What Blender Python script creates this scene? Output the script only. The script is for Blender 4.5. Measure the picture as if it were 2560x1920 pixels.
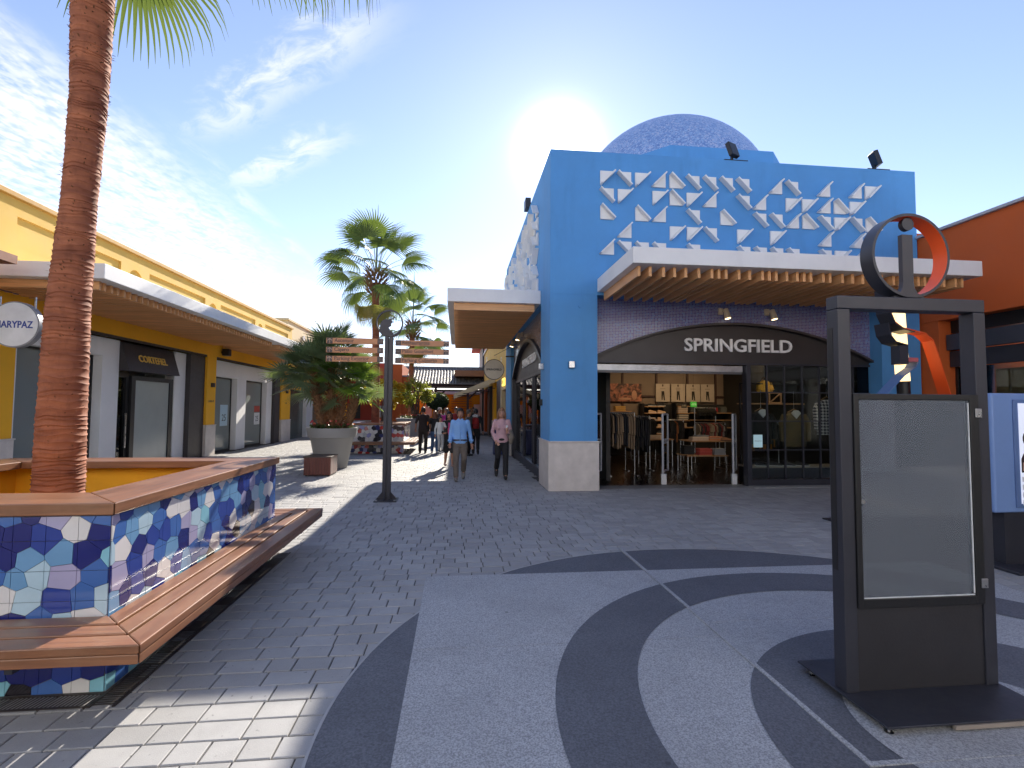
import bpy, bmesh, math, random
from mathutils import Vector, Matrix, noise as mnoise
random.seed(7)
R = math.radians
for o in list(bpy.data.objects): bpy.data.objects.remove(o)
SC = bpy.context.scene
COL = SC.collection
# ------------------------------------------------------------------ camera
cd = bpy.data.cameras.new('camera'); cam = bpy.data.objects.new('camera', cd); COL.objects.link(cam)
cd.sensor_width = 36; cd.lens = 1260/2560*36; cd.clip_end = 3000; cd.clip_start = .05
yaw, pitch, roll = R(6.2), R(2.73), R(.38)
fw = Vector((math.sin(yaw)*math.cos(pitch), math.cos(yaw)*math.cos(pitch), math.sin(pitch)))
rt = Vector((math.cos(yaw), -math.sin(yaw), 0)); up = rt.cross(fw)
r2 = rt*math.cos(roll)+up*math.sin(roll); u2 = up*math.cos(roll)-rt*math.sin(roll)
cam.matrix_world = Matrix(((r2.x, u2.x, -fw.x, 0), (r2.y, u2.y, -fw.y, 0), (r2.z, u2.z, -fw.z, 1.7), (0, 0, 0, 1)))
SC.camera = cam
# ------------------------------------------------------------------ sun + sky
SUN_AZ, SUN_EL = R(11.4), R(27.6)
sdir = Vector((math.sin(SUN_AZ)*math.cos(SUN_EL), math.cos(SUN_AZ)*math.cos(SUN_EL), math.sin(SUN_EL)))
sl = bpy.data.lights.new('sun', 'SUN'); sl.energy = 5.0; sl.angle = R(.53); sl.color = (1, .91, .77)
so = bpy.data.objects.new('sun', sl); COL.objects.link(so); so.location = (8, 40, 25)
so.rotation_euler = (-sdir).to_track_quat('-Z', 'Y').to_euler()
W = bpy.data.worlds.new('World'); SC.world = W; W.use_nodes = True
def world():
    nt = W.node_tree; N = nt.nodes; L = nt.links; N.clear()
    def n(t, **k):
        x = N.new(t)
        for a, b in k.items(): setattr(x, a, b)
        return x
    def mth(op, a, b=None, c=None, clamp=False):
        x = n('ShaderNodeMath', operation=op, use_clamp=clamp)
        for i, v in enumerate((a, b, c)):
            if v is None: continue
            if isinstance(v, (int, float)): x.inputs[i].default_value = v
            else: L.new(v, x.inputs[i])
        return x.outputs[0]
    def sm(v, a, b):
        x = n('ShaderNodeMapRange', interpolation_type='SMOOTHSTEP')
        L.new(v, x.inputs[0]); x.inputs[1].default_value = a; x.inputs[2].default_value = b
        return x.outputs[0]
    sky = n('ShaderNodeTexSky', sky_type='NISHITA', sun_disc=False)
    sky.sun_elevation = SUN_EL; sky.sun_rotation = SUN_AZ; sky.altitude = 10; sky.air_density = 1.0; sky.dust_density = .05; sky.ozone_density = 3.0
    hs = n('ShaderNodeHueSaturation'); hs.inputs['Saturation'].default_value = .92; L.new(sky.outputs[0], hs.inputs['Color'])
    tn = n('ShaderNodeMix', data_type='RGBA', blend_type='MULTIPLY'); tn.inputs[0].default_value = 1; L.new(hs.outputs[0], tn.inputs[6]); tn.inputs[7].default_value = (1.04, .93, .98, 1)
    tc = n('ShaderNodeTexCoord'); dt = n('ShaderNodeVectorMath', operation='DOT_PRODUCT'); L.new(tc.outputs['Generated'], dt.inputs[0]); dt.inputs[1].default_value = sdir
    dd = mth('MAXIMUM', dt.outputs['Value'], 0)
    au = mth('ADD', mth('MULTIPLY', mth('POWER', dd, 850), 14), mth('MULTIPLY', mth('POWER', dd, 60), .45))   # forward-scattered light round the sun
    ac = n('ShaderNodeVectorMath', operation='SCALE'); ac.inputs[0].default_value = (1, 1, 1); L.new(au, ac.inputs['Scale'])
    sk = n('ShaderNodeMix', data_type='RGBA', blend_type='ADD'); sk.inputs[0].default_value = 1; L.new(tn.outputs[2], sk.inputs[6]); L.new(ac.outputs[0], sk.inputs[7]); SKC = sk.outputs[2]
    sp = n('ShaderNodeSeparateXYZ'); L.new(tc.outputs['Generated'], sp.inputs[0])
    z = mth('MAXIMUM', sp.outputs[2], .02)
    px = mth('DIVIDE', sp.outputs[0], z); py = mth('DIVIDE', sp.outputs[1], z)
    def noise(ax, ay, az, sx, sy, det=6, rough=.6, dist=0.):
        c = n('ShaderNodeCombineXYZ'); L.new(mth('MULTIPLY', ax, sx), c.inputs[0]); L.new(mth('MULTIPLY', ay, sy), c.inputs[1]); c.inputs[2].default_value = az
        t = n('ShaderNodeTexNoise'); t.inputs['Scale'].default_value = 1; t.inputs['Detail'].default_value = det; t.inputs['Roughness'].default_value = rough; t.inputs['Distortion'].default_value = dist
        L.new(c.outputs[0], t.inputs['Vector']); return t.outputs[0]
    big = noise(px, py, 0, 1.6, .45, 5); rip = noise(px, py, 3, 26, 15, 3, .55); mid = noise(px, py, 5, 7, 2.2, 5, .65, .4)
    xs = mth('ADD', px, mth('MULTIPLY', mth('SUBTRACT', big, .5), .9))
    up_ = sm(xs, -1.0, -1.45)
    lo_ = sm(xs, -3.4, -2.2)
    d1 = mth('MULTIPLY', up_, mth('ADD', mth('MULTIPLY', lo_, .75), .25))
    tex = mth('ADD', mth('MULTIPLY', sm(rip, .36, .62), .6), mth('MULTIPLY', sm(mid, .3, .62), .65))
    far = sm(py, 3.2, 7.0)
    tex = mth('MAXIMUM', tex, mth('MULTIPLY', far, .62))
    d1 = mth('MULTIPLY', d1, tex, clamp=True)
    # thin streak at the upper border and two short diagonal wisps
    st = mth('ABSOLUTE', mth('SUBTRACT', mth('ADD', px, mth('MULTIPLY', mth('SUBTRACT', mid, .5), .12)), -1.03))
    d2 = mth('MULTIPLY', mth('MULTIPLY', sm(st, .09, .0), mth('MULTIPLY', sm(py, 1.7, 2.2), sm(py, 5.2, 3.4))), sm(mid, .35, .7))
    u = mth('ADD', mth('MULTIPLY', px, .745), mth('MULTIPLY', py, -.667)); v = mth('ADD', mth('MULTIPLY', px, .667), mth('MULTIPLY', py, .745))
    w1 = noise(u, v, 9, 5, 9, 5, .62, .6)
    def wisp(v0, wd, u0, u1):
        a = mth('ABSOLUTE', mth('SUBTRACT', mth('ADD', v, mth('MULTIPLY', mth('SUBTRACT', w1, .5), .25)), v0))
        return mth('MULTIPLY', sm(a, wd, wd*.1), mth('MULTIPLY', mth('MULTIPLY', sm(u, u0-.15, u0+.25), sm(u, u1+.2, u1-.15)), sm(w1, .34, .66)))
    # lines fitted to the two wisps
    d3 = mth('MAXIMUM', wisp(.80, .13, -2.0, -1.05), wisp(1.10, .12, -2.35, -1.62))
    D = mth('MAXIMUM', mth('MAXIMUM', d1, mth('MULTIPLY', d2, .75)), mth('MULTIPLY', d3, .8), clamp=True)
    hz = sm(sp.outputs[2], .0, .06)
    D = mth('MULTIPLY', mth('MULTIPLY', D, hz), .9)
    cc = n('ShaderNodeMix', data_type='RGBA'); 
    sc_ = n('ShaderNodeMix', data_type='RGBA', blend_type='MULTIPLY'); sc_.inputs[0].default_value = 1
    cl = n('ShaderNodeMix', data_type='RGBA'); cl.inputs[0].default_value = .85
    L.new(SKC, cl.inputs[6]); cl.inputs[7].default_value = CLOUD
    L.new(D, cc.inputs[0]); L.new(SKC, cc.inputs[6]); L.new(cl.outputs[2], cc.inputs[7])
    bg = n('ShaderNodeBackground'); bg.inputs[1].default_value = SKY_STRENGTH; L.new(cc.outputs[2], bg.inputs[0])
    out = n('ShaderNodeOutputWorld'); L.new(bg.outputs[0], out.inputs[0])
CLOUD = (4.9, 4.9, 5.0, 1); SKY_STRENGTH = .12
world()
SC.view_settings.view_transform = 'Standard'; SC.view_settings.look = 'None'; SC.view_settings.gamma = 1; SC.view_settings.use_curve_mapping = False
SC.view_settings.exposure = 1.08
SC.render.engine = 'CYCLES'
cy = SC.cycles
cy.use_denoising = True
try: cy.denoiser = 'OPENIMAGEDENOISE'
except Exception: pass
cy.max_bounces = 8; cy.diffuse_bounces = 4; cy.glossy_bounces = 4; cy.transparent_max_bounces = 12; cy.transmission_bounces = 4
cy.caustics_reflective = False; cy.caustics_refractive = False; cy.sample_clamp_indirect = 6
# ------------------------------------------------------------------ materials
def base(name):
    m = bpy.data.materials.new(name); m.use_nodes = True
    nt = m.node_tree; b = nt.nodes['Principled BSDF']; return m, nt.nodes, nt.links, b
def c4(c): return (c[0], c[1], c[2], 1)
def nd(N, t, **k):
    x = N.new(t)
    for a, b in k.items(): setattr(x, a, b)
    return x
def mix(N, L, fac, a, b, blend='MIX'):
    x = nd(N, 'ShaderNodeMix', data_type='RGBA', blend_type=blend)
    for i, v in ((0, fac), (6, a), (7, b)):
        if isinstance(v, (int, float)): x.inputs[i].default_value = v
        elif isinstance(v, tuple): x.inputs[i].default_value = c4(v)
        else: L.new(v, x.inputs[i])
    return x.outputs[2]
def ntex(N, L, scale, det=4, rough=.55, stretch=None, dist=0, obj=False):
    if obj: co = nd(N, 'ShaderNodeTexCoord').outputs['Object']
    else: co = nd(N, 'ShaderNodeNewGeometry').outputs['Position']
    if stretch:
        mp = nd(N, 'ShaderNodeMapping'); mp.inputs['Scale'].default_value = stretch; L.new(co, mp.inputs[0]); co = mp.outputs[0]
    t = nd(N, 'ShaderNodeTexNoise'); t.inputs['Scale'].default_value = scale; t.inputs['Detail'].default_value = det
    t.inputs['Roughness'].default_value = rough; t.inputs['Distortion'].default_value = dist; L.new(co, t.inputs['Vector']); return t.outputs[0]
def ramp(N, L, v, a, b):
    x = nd(N, 'ShaderNodeMapRange'); L.new(v, x.inputs[0]); x.inputs[1].default_value = a; x.inputs[2].default_value = b; return x.outputs[0]
def bump(N, L, b, h, strength, dist=.01):
    x = nd(N, 'ShaderNodeBump'); x.inputs['Strength'].default_value = strength; x.inputs['Distance'].default_value = dist
    L.new(h, x.inputs['Height']); L.new(x.outputs[0], b.inputs['Normal'])
def mul(c, k): return tuple(min(1, x*k) for x in c)
def paint(name, col, rough=.6, metal=0, var=.12, vs=1.5, bs=60, bst=.15, coat=0, stain=0, spec=.5):
    m, N, L, b = base(name)
    a = ntex(N, L, vs, 5, .6); c = mix(N, L, ramp(N, L, a, .3, .7), mul(col, 1-var), mul(col, 1+var))
    f = ntex(N, L, vs*14, 3); c = mix(N, L, mixfac(N, L, f, .12), c, mul(col, .6))
    if stain:
        s = ntex(N, L, 2.2, 5, .65, (1, 1, .18)); c = mix(N, L, mixfac(N, L, ramp(N, L, s, .52, .75), stain), c, mul(col, .45))
    L.new(c, b.inputs['Base Color']); b.inputs['Roughness'].default_value = rough; b.inputs['Metallic'].default_value = metal
    b.inputs['Specular IOR Level'].default_value = spec
    r = ntex(N, L, vs*4, 3); rr = nd(N, 'ShaderNodeMapRange'); L.new(r, rr.inputs[0]); rr.inputs[3].default_value = max(0, rough-.12); rr.inputs[4].default_value = min(1, rough+.12); L.new(rr.outputs[0], b.inputs['Roughness'])
    if coat: b.inputs['Coat Weight'].default_value = coat; b.inputs['Coat Roughness'].default_value = .08
    if bst: bump(N, L, b, ntex(N, L, bs, 4), bst, .004)
    return m
def mixfac(N, L, v, k):
    x = nd(N, 'ShaderNodeMath', operation='MULTIPLY'); L.new(v, x.inputs[0]); x.inputs[1].default_value = k; return x.outputs[0]
def rnd(N, L):
    g = nd(N, 'ShaderNodeNewGeometry'); o = nd(N, 'ShaderNodeObjectInfo')
    a = nd(N, 'ShaderNodeMath', operation='ADD'); L.new(g.outputs['Random Per Island'], a.inputs[0]); L.new(o.outputs['Random'], a.inputs[1])
    f = nd(N, 'ShaderNodeMath', operation='FRACT'); L.new(a.outputs[0], f.inputs[0]); return f.outputs[0]
def wood(name, col, axis=1, rough=.38, coat=.15, var=.35, worn=0):
    m, N, L, b = base(name); s = [22, 22, 22]; s[axis] = 1.2
    g = ntex(N, L, 1, 6, .6, tuple(s), .6); c = mix(N, L, ramp(N, L, g, .3, .72), mul(col, 1-var), mul(col, 1+var))
    c = mix(N, L, mixfac(N, L, rnd(N, L), .35), c, mul(col, .62))
    if worn:
        w = ntex(N, L, 2.4, 5, .65); c = mix(N, L, mixfac(N, L, ramp(N, L, w, .48, .7), worn), c, (.42, .27, .16))
    L.new(c, b.inputs['Base Color']); rr = nd(N, 'ShaderNodeMapRange'); L.new(g, rr.inputs[0]); rr.inputs[3].default_value = rough-.1; rr.inputs[4].default_value = rough+.2; L.new(rr.outputs[0], b.inputs['Roughness'])
    b.inputs['Coat Weight'].default_value = coat; b.inputs['Coat Roughness'].default_value = .2
    bump(N, L, b, g, .25, .003); return m
def paver_mat(name, col):
    m, N, L, b = base(name); r = rnd(N, L)
    c = mix(N, L, r, mul(col, .84), mul(col, 1.13)); a = ntex(N, L, 5, 5, .65); c = mix(N, L, mixfac(N, L, ramp(N, L, a, .4, .75), .35), c, mul(col, .55))
    f = ntex(N, L, 160, 3, .7); c = mix(N, L, mixfac(N, L, ramp(N, L, f, .45, .7), .3), c, mul(col, 1.45))
    big = ntex(N, L, .5, 4); c = mix(N, L, mixfac(N, L, ramp(N, L, big, .42, .7), .3), c, mul(col, .7))
    sp = ntex(N, L, 26, 2, .5); c = mix(N, L, mixfac(N, L, ramp(N, L, sp, .68, .74), .6), c, mul(col, .3))
    L.new(c, b.inputs['Base Color']); b.inputs['Roughness'].default_value = .72
    bump(N, L, b, f, .35, .004); return m
def granite(name, col, rough=.6, speck=.5, sc=190):
    m, N, L, b = base(name); f = ntex(N, L, sc, 2, .8); g = ntex(N, L, sc*.45, 2, .7)
    c = mix(N, L, ramp(N, L, f, .38, .62), mul(col, 1-speck), mul(col, 1+speck*.7)); c = mix(N, L, mixfac(N, L, ramp(N, L, g, .55, .7), speck), c, mul(col, .35))
    big = ntex(N, L, 1.3, 6, .62); c = mix(N, L, mixfac(N, L, ramp(N, L, big, .44, .7), .4), c, mul(col, .6))
    st = ntex(N, L, 7, 5, .7); c = mix(N, L, mixfac(N, L, ramp(N, L, st, .6, .75), .3), c, mul(col, 1.5))
    vg = nd(N, 'ShaderNodeTexVoronoi'); vg.inputs['Scale'].default_value = 2.6; L.new(nd(N, 'ShaderNodeNewGeometry').outputs['Position'], vg.inputs['Vector']); c = mix(N, L, mixfac(N, L, ramp(N, L, vg.outputs['Distance'], .042, .03), .55), c, mul(col, .3))   # trodden gum
    L.new(c, b.inputs['Base Color']); rr = nd(N, 'ShaderNodeMapRange'); L.new(big, rr.inputs[0]); rr.inputs[3].default_value = rough-.15; rr.inputs[4].default_value = rough+.15; L.new(rr.outputs[0], b.inputs['Roughness'])
    bump(N, L, b, f, .25, .002); return m
def mosaic(name, plane, pal, mortar, t=.032):
    m, N, L, b = base(name); co = nd(N, 'ShaderNodeNewGeometry').outputs['Position']; sp = nd(N, 'ShaderNodeSeparateXYZ'); L.new(co, sp.inputs[0]); cb = nd(N, 'ShaderNodeCombineXYZ')
    L.new(sp.outputs[0 if plane == 'x' else 1], cb.inputs[0]); L.new(sp.outputs[2], cb.inputs[1])
    br = nd(N, 'ShaderNodeTexBrick'); br.offset = .0; br.inputs['Scale'].default_value = 1; br.inputs['Brick Width'].default_value = t; br.inputs['Row Height'].default_value = t; br.inputs['Mortar Size'].default_value = t*.09
    br.inputs['Color1'].default_value = c4(pal[0]); br.inputs['Color2'].default_value = c4(pal[1]); br.inputs['Mortar'].default_value = c4(mortar); br.inputs['Mortar Smooth'].default_value = .1
    L.new(cb.outputs[0], br.inputs['Vector'])
    vo = nd(N, 'ShaderNodeTexWhiteNoise', noise_dimensions='2D'); sn = nd(N, 'ShaderNodeVectorMath', operation='SNAP'); L.new(cb.outputs[0], sn.inputs[0]); sn.inputs[1].default_value = (t, t, t); L.new(sn.outputs[0], vo.inputs['Vector'])
    c = mix(N, L, mixfac(N, L, ramp(N, L, vo.outputs['Value'], .55, .9), .8), br.outputs['Color'], pal[2])
    big = ntex(N, L, .9, 3); c = mix(N, L, mixfac(N, L, ramp(N, L, big, .45, .7), .5), c, pal[3])
    c2 = mix(N, L, br.outputs['Fac'], c, mortar); L.new(c2, b.inputs['Base Color']); b.inputs['Roughness'].default_value = .18
    inv = nd(N, 'ShaderNodeMath', operation='SUBTRACT'); inv.inputs[0].default_value = 1; L.new(br.outputs['Fac'], inv.inputs[1]); bump(N, L, b, inv.outputs[0], .5, .003)
    return m
def glass(name, tint=(.9, .95, .95), rough=.02, veil=0., veil_col=(.5, .52, .55)):
    m, N, L, b = base(name); N.remove(b); o = N['Material Output']
    t = nd(N, 'ShaderNodeBsdfTransparent'); t.inputs[0].default_value = c4(tint); g = nd(N, 'ShaderNodeBsdfGlossy'); g.inputs['Roughness'].default_value = rough
    f = nd(N, 'ShaderNodeFresnel'); f.inputs[0].default_value = 1.55; x = nd(N, 'ShaderNodeMixShader'); L.new(f.outputs[0], x.inputs[0]); L.new(t.outputs[0], x.inputs[1]); L.new(g.outputs[0], x.inputs[2])
    if veil:  # pale diffuse layer painted over the glass in place of reflected brightness
        d = nd(N, 'ShaderNodeBsdfDiffuse'); d.inputs[0].default_value = c4(veil_col); y = nd(N, 'ShaderNodeMixShader'); y.inputs[0].default_value = veil
        L.new(x.outputs[0], y.inputs[1]); L.new(d.outputs[0], y.inputs[2]); x = y
    L.new(x.outputs[0], o.inputs[0]); return m
def leafmat(name, col, col2, trans=.35, rough=.45):
    m, N, L, b = base(name); r = rnd(N, L); a = ntex(N, L, 3, 3)
    c = mix(N, L, r, col, col2); c = mix(N, L, mixfac(N, L, ramp(N, L, a, .4, .7), .4), c, mul(col, .6)); L.new(c, b.inputs['Base Color']); b.inputs['Roughness'].default_value = rough
    t = nd(N, 'ShaderNodeBsdfTranslucent'); c3 = mix(N, L, .5, c, (.34, .44, .06)); L.new(c3, t.inputs[0]); x = nd(N, 'ShaderNodeMixShader'); x.inputs[0].default_value = trans
    L.new(b.outputs[0], x.inputs[1]); L.new(t.outputs[0], x.inputs[2]); L.new(x.outputs[0], N['Material Output'].inputs[0]); return m
def emis(name, col, st):
    m, N, L, b = base(name); b.inputs['Base Color'].default_value = c4(col); b.inputs['Emission Color'].default_value = c4(col); b.inputs['Emission Strength'].default_value = st; return m
def bands(name, col, col2, scale, rough=.8):
    m, N, L, b = base(name); a = ntex(N, L, 1, 4, .6, (3, 3, scale), .3); c = mix(N, L, ramp(N, L, a, .35, .68), col2, col)
    f = ntex(N, L, 18, 4, .7, (1, 1, .25)); c = mix(N, L, mixfac(N, L, ramp(N, L, f, .5, .75), .5), c, mul(col2, .6)); L.new(c, b.inputs['Base Color']); b.inputs['Roughness'].default_value = rough
    bump(N, L, b, a, .5, .01); return m
MT = {}
def flat(col, rough=.6, metal=0, key=None):
    k = (tuple(round(x, 3) for x in col), rough, metal)
    if k not in MT: MT[k] = paint('coat_%d' % len(MT), col, rough, metal, .1, 4, 120, .08)
    return MT[k]
blue = paint('blue_render', (.09, .30, .63), .75, 0, .1, .7, 90, .3, stain=.22)
blue2 = paint('pale_blue_metal', (.20, .32, .62), .4, 0, .04)
yellow = paint('yellow_render', (.72, .46, .10), .8, 0, .1, .6, 90, .3, stain=.14)
ochre = paint('ochre_render', (.90, .45, .02), .8, 0, .08, .8, 90, .3, stain=.08)
white = paint('white_render', (.82, .82, .82), .6, 0, .05, 1, 80, .12, stain=.12)
relief = paint('white_relief', (.80, .79, .77), .6, 0, .04, 3, 80, .1)
stone = paint('travertine', (.62, .57, .53), .5, 0, .12, 4, 50, .2, stain=.2)
orange = paint('orange_render', (.55, .105, .018), .8, 0, .08, .8, 90, .25)
redw = paint('red_render', (.42, .055, .03), .8, 0, .08, .8, 90, .25)
dark = paint('dark_steel', (.038, .039, .052), .42, .2, .12, 3, 120, .05)
black = paint('black_trim', (.012, .012, .014), .4, 0, .1, 4)
bronze = paint('bronze_fascia', (.055, .048, .05), .5, .2, .1, 2)
grey = paint('grey_pot', (.30, .295, .29), .55, 0, .05, 2, 70, .08)
steel = paint('brushed_steel', (.55, .55, .57), .3, 1, .08, 5, 90, .05)
cream = paint('cream_render', (.60, .50, .30), .8, 0, .06, .8)
pav = paver_mat('paver_stone', (.32, .32, .325)); bed = paint('sand_bed', (.06, .055, .05), .95, 0, .3, 8)
gl_light = granite('light_granite', (.375, .385, .405), .7, .38, 95); gl_dark = granite('slate_granite', (.115, .12, .14), .68, .3, 70)
deck = wood('deck_timber', (.25, .105, .048), 1, .36, .3, .35, worn=.25); deckx = wood('deck_timber_cross', (.25, .105, .048), 0, .36, .3, .35, worn=.2)
slat = wood('slat_timber', (.78, .42, .19), 1, .5, .05, .2); slatx = wood('slat_timber_cross', (.78, .42, .19), 0, .5, .05, .2)
blade = wood('sign_timber', (.56, .27, .14), 0, .5, 0, .1)
cherry = wood('box_timber', (.13, .032, .022), 2, .35, .3, .25)
mosF = mosaic('mosaic_front', 'x', ((.045, .04, .22), (.10, .09, .34), (.10, .22, .55), (.13, .09, .20)), (.42, .42, .5), .034)
mosL = mosaic('mosaic_side', 'y', ((.16, .12, .12), (.26, .22, .24), (.38, .34, .38), (.14, .10, .14)), (.45, .43, .45), .034)
glz = glass('shop_glass'); glz_veil = glass('veiled_glass', (.9, .92, .92), .03, .42, (.50, .55, .53))  # second glass: bright street reflection put in as a pale even veil
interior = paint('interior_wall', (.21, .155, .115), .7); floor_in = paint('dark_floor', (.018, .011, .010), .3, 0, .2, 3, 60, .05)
shelfm = wood('shelf_timber', (.45, .25, .12), 0, .5, 0)
trunkm = bands('palm_trunk_bark', (.38, .13, .06), (.20, .06, .028), 9); trunkf = paint('leaf_base_fibre', (.19, .095, .045), .9, 0, .35, 12, 60, .6)
palmg = leafmat('palm_leaf', (.055, .11, .03), (.10, .16, .04), .22); palmy = leafmat('dry_palm_leaf', (.33, .24, .05), (.22, .20, .05), .4)
chamg = leafmat('fan_leaf', (.10, .15, .085), (.16, .21, .12), .3, .32); chaml = leafmat('fresh_fan_leaf', (.12, .25, .03), (.16, .30, .04), .4)
yelleaf = leafmat('yellow_leaf', (.80, .46, .02), (.66, .40, .02), .6); olive = leafmat('olive_leaf', (.20, .21, .04), (.42, .36, .05), .55); hedge = leafmat('hedge_leaf', (.022, .045, .02), (.035, .06, .022), .15)
bark = paint('bark', (.10, .065, .045), .9, 0, .3, 10, 30, .6); soil = paint('soil', (.05, .035, .025), .95, 0, .3, 12)
pinkfl = leafmat('flower_petal', (.70, .04, .12), (.60, .02, .06), .3); green = leafmat('bedding_leaf', (.04, .09, .03), (.07, .12, .04), .2)
rooft = paint('roof_tile', (.16, .15, .145), .6, 0, .25, 5, 60, .2)
domem, N_, L_, b_ = base('dome_mosaic')
def dome_m():
    N, L, b = N_, L_, b_; co = nd(N, 'ShaderNodeNewGeometry').outputs['Position']; v = nd(N, 'ShaderNodeTexVoronoi'); v.inputs['Scale'].default_value = 28; L.new(co, v.inputs['Vector'])
    sep = nd(N, 'ShaderNodeSeparateColor'); L.new(v.outputs['Color'], sep.inputs[0])
    c = mix(N, L, sep.outputs[0], (.10, .20, .48), (.31, .45, .70)); c = mix(N, L, mixfac(N, L, ramp(N, L, sep.outputs[1], .8, .85), .8), c, (.45, .5, .68)); L.new(c, b.inputs['Base Color']); b.inputs['Roughness'].default_value = .35
    v2 = nd(N, 'ShaderNodeTexVoronoi', feature='DISTANCE_TO_EDGE'); v2.inputs['Scale'].default_value = 28; L.new(co, v2.inputs['Vector']); bump(N, L, b, v2.outputs['Distance'], .3, .02)
dome_m()
# ------------------------------------------------------------------ mesh helpers
class MB:
    def __init__(s): s.v = []; s.f = []; s.m = []
    def add(s, vs, fs, mi=0):
        o = len(s.v); s.v += [tuple(p) for p in vs]; s.f += [tuple(i+o for i in f) for f in fs]; s.m += [mi]*len(fs); return s
    def box(s, x0, y0, z0, x1, y1, z1, mi=0):
        return s.add([(x0, y0, z0), (x1, y0, z0), (x1, y1, z0), (x0, y1, z0), (x0, y0, z1), (x1, y0, z1), (x1, y1, z1), (x0, y1, z1)],
                     [(0, 3, 2, 1), (4, 5, 6, 7), (0, 1, 5, 4), (1, 2, 6, 5), (2, 3, 7, 6), (3, 0, 4, 7)], mi)
    def prism(s, poly, ax, a, b, mi=0):
        n = len(poly)
        def p(q, h): return (h, q[0], q[1]) if ax == 0 else (q[0], h, q[1]) if ax == 1 else (q[0], q[1], h)
        return s.add([p(q, a) for q in poly]+[p(q, b) for q in poly], [tuple(range(n))[::-1], tuple(range(n, 2*n))]+[(i, (i+1) % n, n+(i+1) % n, n+i) for i in range(n)], mi)
    def strip(s, lo, hi, ax, a, b, mi=0):
        # solid between two matching 2-d polylines, extruded along ax
        n = len(lo)
        for i in range(n-1): s.prism([lo[i], lo[i+1], hi[i+1], hi[i]], ax, a, b, mi)
        return s
    def tube(s, pts, rad, n=8, mi=0, flat=1.):
        pts = [Vector(p) for p in pts]; k = len(pts)
        if isinstance(rad, (int, float)): rad = [rad]*k
        t0 = (pts[1]-pts[0]).normalized(); ref = Vector((0, 0, 1)) if abs(t0.z) < .9 else Vector((0, 1, 0)); a = t0.cross(ref).normalized(); vs = []
        for i in range(k):
            t = (pts[min(i+1, k-1)]-pts[max(i-1, 0)]).normalized(); a = (a-t*a.dot(t)).normalized(); b = t.cross(a)
            for j in range(n):
                w = 2*math.pi*j/n; vs.append(pts[i]+(a*math.cos(w)+b*math.sin(w)*flat)*rad[i])
        fs = [(i*n+j, i*n+(j+1) % n, (i+1)*n+(j+1) % n, (i+1)*n+j) for i in range(k-1) for j in range(n)]
        fs += [tuple(range(n))[::-1], tuple(range((k-1)*n, k*n))]
        return s.add(vs, fs, mi)
    def lathe(s, prof, c=(0, 0, 0), n=24, mi=0):
        vs = [(c[0]+r*math.cos(2*math.pi*j/n), c[1]+r*math.sin(2*math.pi*j/n), c[2]+z) for r, z in prof for j in range(n)]; k = len(prof)
        fs = [(i*n+j, i*n+(j+1) % n, (i+1)*n+(j+1) % n, (i+1)*n+j) for i in range(k-1) for j in range(n)]
        fs += [tuple(range(n))[::-1], tuple(range((k-1)*n, k*n))]
        return s.add(vs, fs, mi)
    def ell(s, c, r, n=16, m=10, mi=0, M=None):
        vs = []
        for i in range(m+1):
            th = math.pi*min(max(i/m, .004), .996)
            for j in range(n):
                p = Vector((r[0]*math.sin(th)*math.cos(2*math.pi*j/n), r[1]*math.sin(th)*math.sin(2*math.pi*j/n), -r[2]*math.cos(th)))
                if M: p = M @ p
                vs.append(p+Vector(c))
        fs = [(i*n+j, i*n+(j+1) % n, (i+1)*n+(j+1) % n, (i+1)*n+j) for i in range(m) for j in range(n)]+[tuple(range(n))[::-1], tuple(range(m*n, m*n+n))]
        return s.add(vs, fs, mi)
    def mesh(s, name):
        me = bpy.data.meshes.new(name); me.from_pydata(s.v, [], s.f); me.update(); return me
    def build(s, name, mat, parent=None, smooth=False, bevel=0, fix=True):
        me = s.mesh(name)
        mats = mat if isinstance(mat, (list, tuple)) else [mat]
        for q in mats: me.materials.append(q)
        if len(mats) > 1: me.polygons.foreach_set('material_index', s.m)
        if fix:
            bm = bmesh.new(); bm.from_mesh(me); bmesh.ops.recalc_face_normals(bm, faces=bm.faces); bm.to_mesh(me); bm.free()
        if smooth: me.polygons.foreach_set('use_smooth', [True]*len(me.polygons)); me.update(); sa(me, smooth)
        return link(name, me, parent, bevel)
def sa(me, smooth):
    if smooth is True: return
    # sharp edges above the given angle
    bm = bmesh.new(); bm.from_mesh(me)
    for e in bm.edges:
        if len(e.link_faces) == 2 and e.calc_face_angle(0) > R(smooth): e.smooth = False
    bm.to_mesh(me); bm.free()
def link(name, me, parent=None, bevel=0):
    o = bpy.data.objects.new(name, me); COL.objects.link(o)
    if parent is not None:
        o.parent = parent
        off = Vector(parent.location) if parent.type == 'EMPTY' else Vector((0, 0, 0))
        o.matrix_parent_inverse = Matrix.Translation(-off)
    if bevel:
        b = o.modifiers.new('bevel', 'BEVEL'); b.width = bevel; b.segments = 2; b.limit_method = 'ANGLE'; b.angle_limit = R(40)
    return o
def tag(o, label, cat, group=None):
    o['label'] = label; o['category'] = cat
    if group: o['group'] = group
    return o
def thing(name, label, cat, loc=(0, 0, 0), group=None):
    o = bpy.data.objects.new(name, None); COL.objects.link(o); o.location = loc; o.empty_display_size = .2; return tag(o, label, cat, group)
def struct(o): o['kind'] = 'structure'; return o
def bx(name, x0, y0, z0, x1, y1, z1, mat, parent=None, bevel=0): return MB().box(x0, y0, z0, x1, y1, z1).build(name, mat, parent, bevel=bevel, fix=False)
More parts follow.
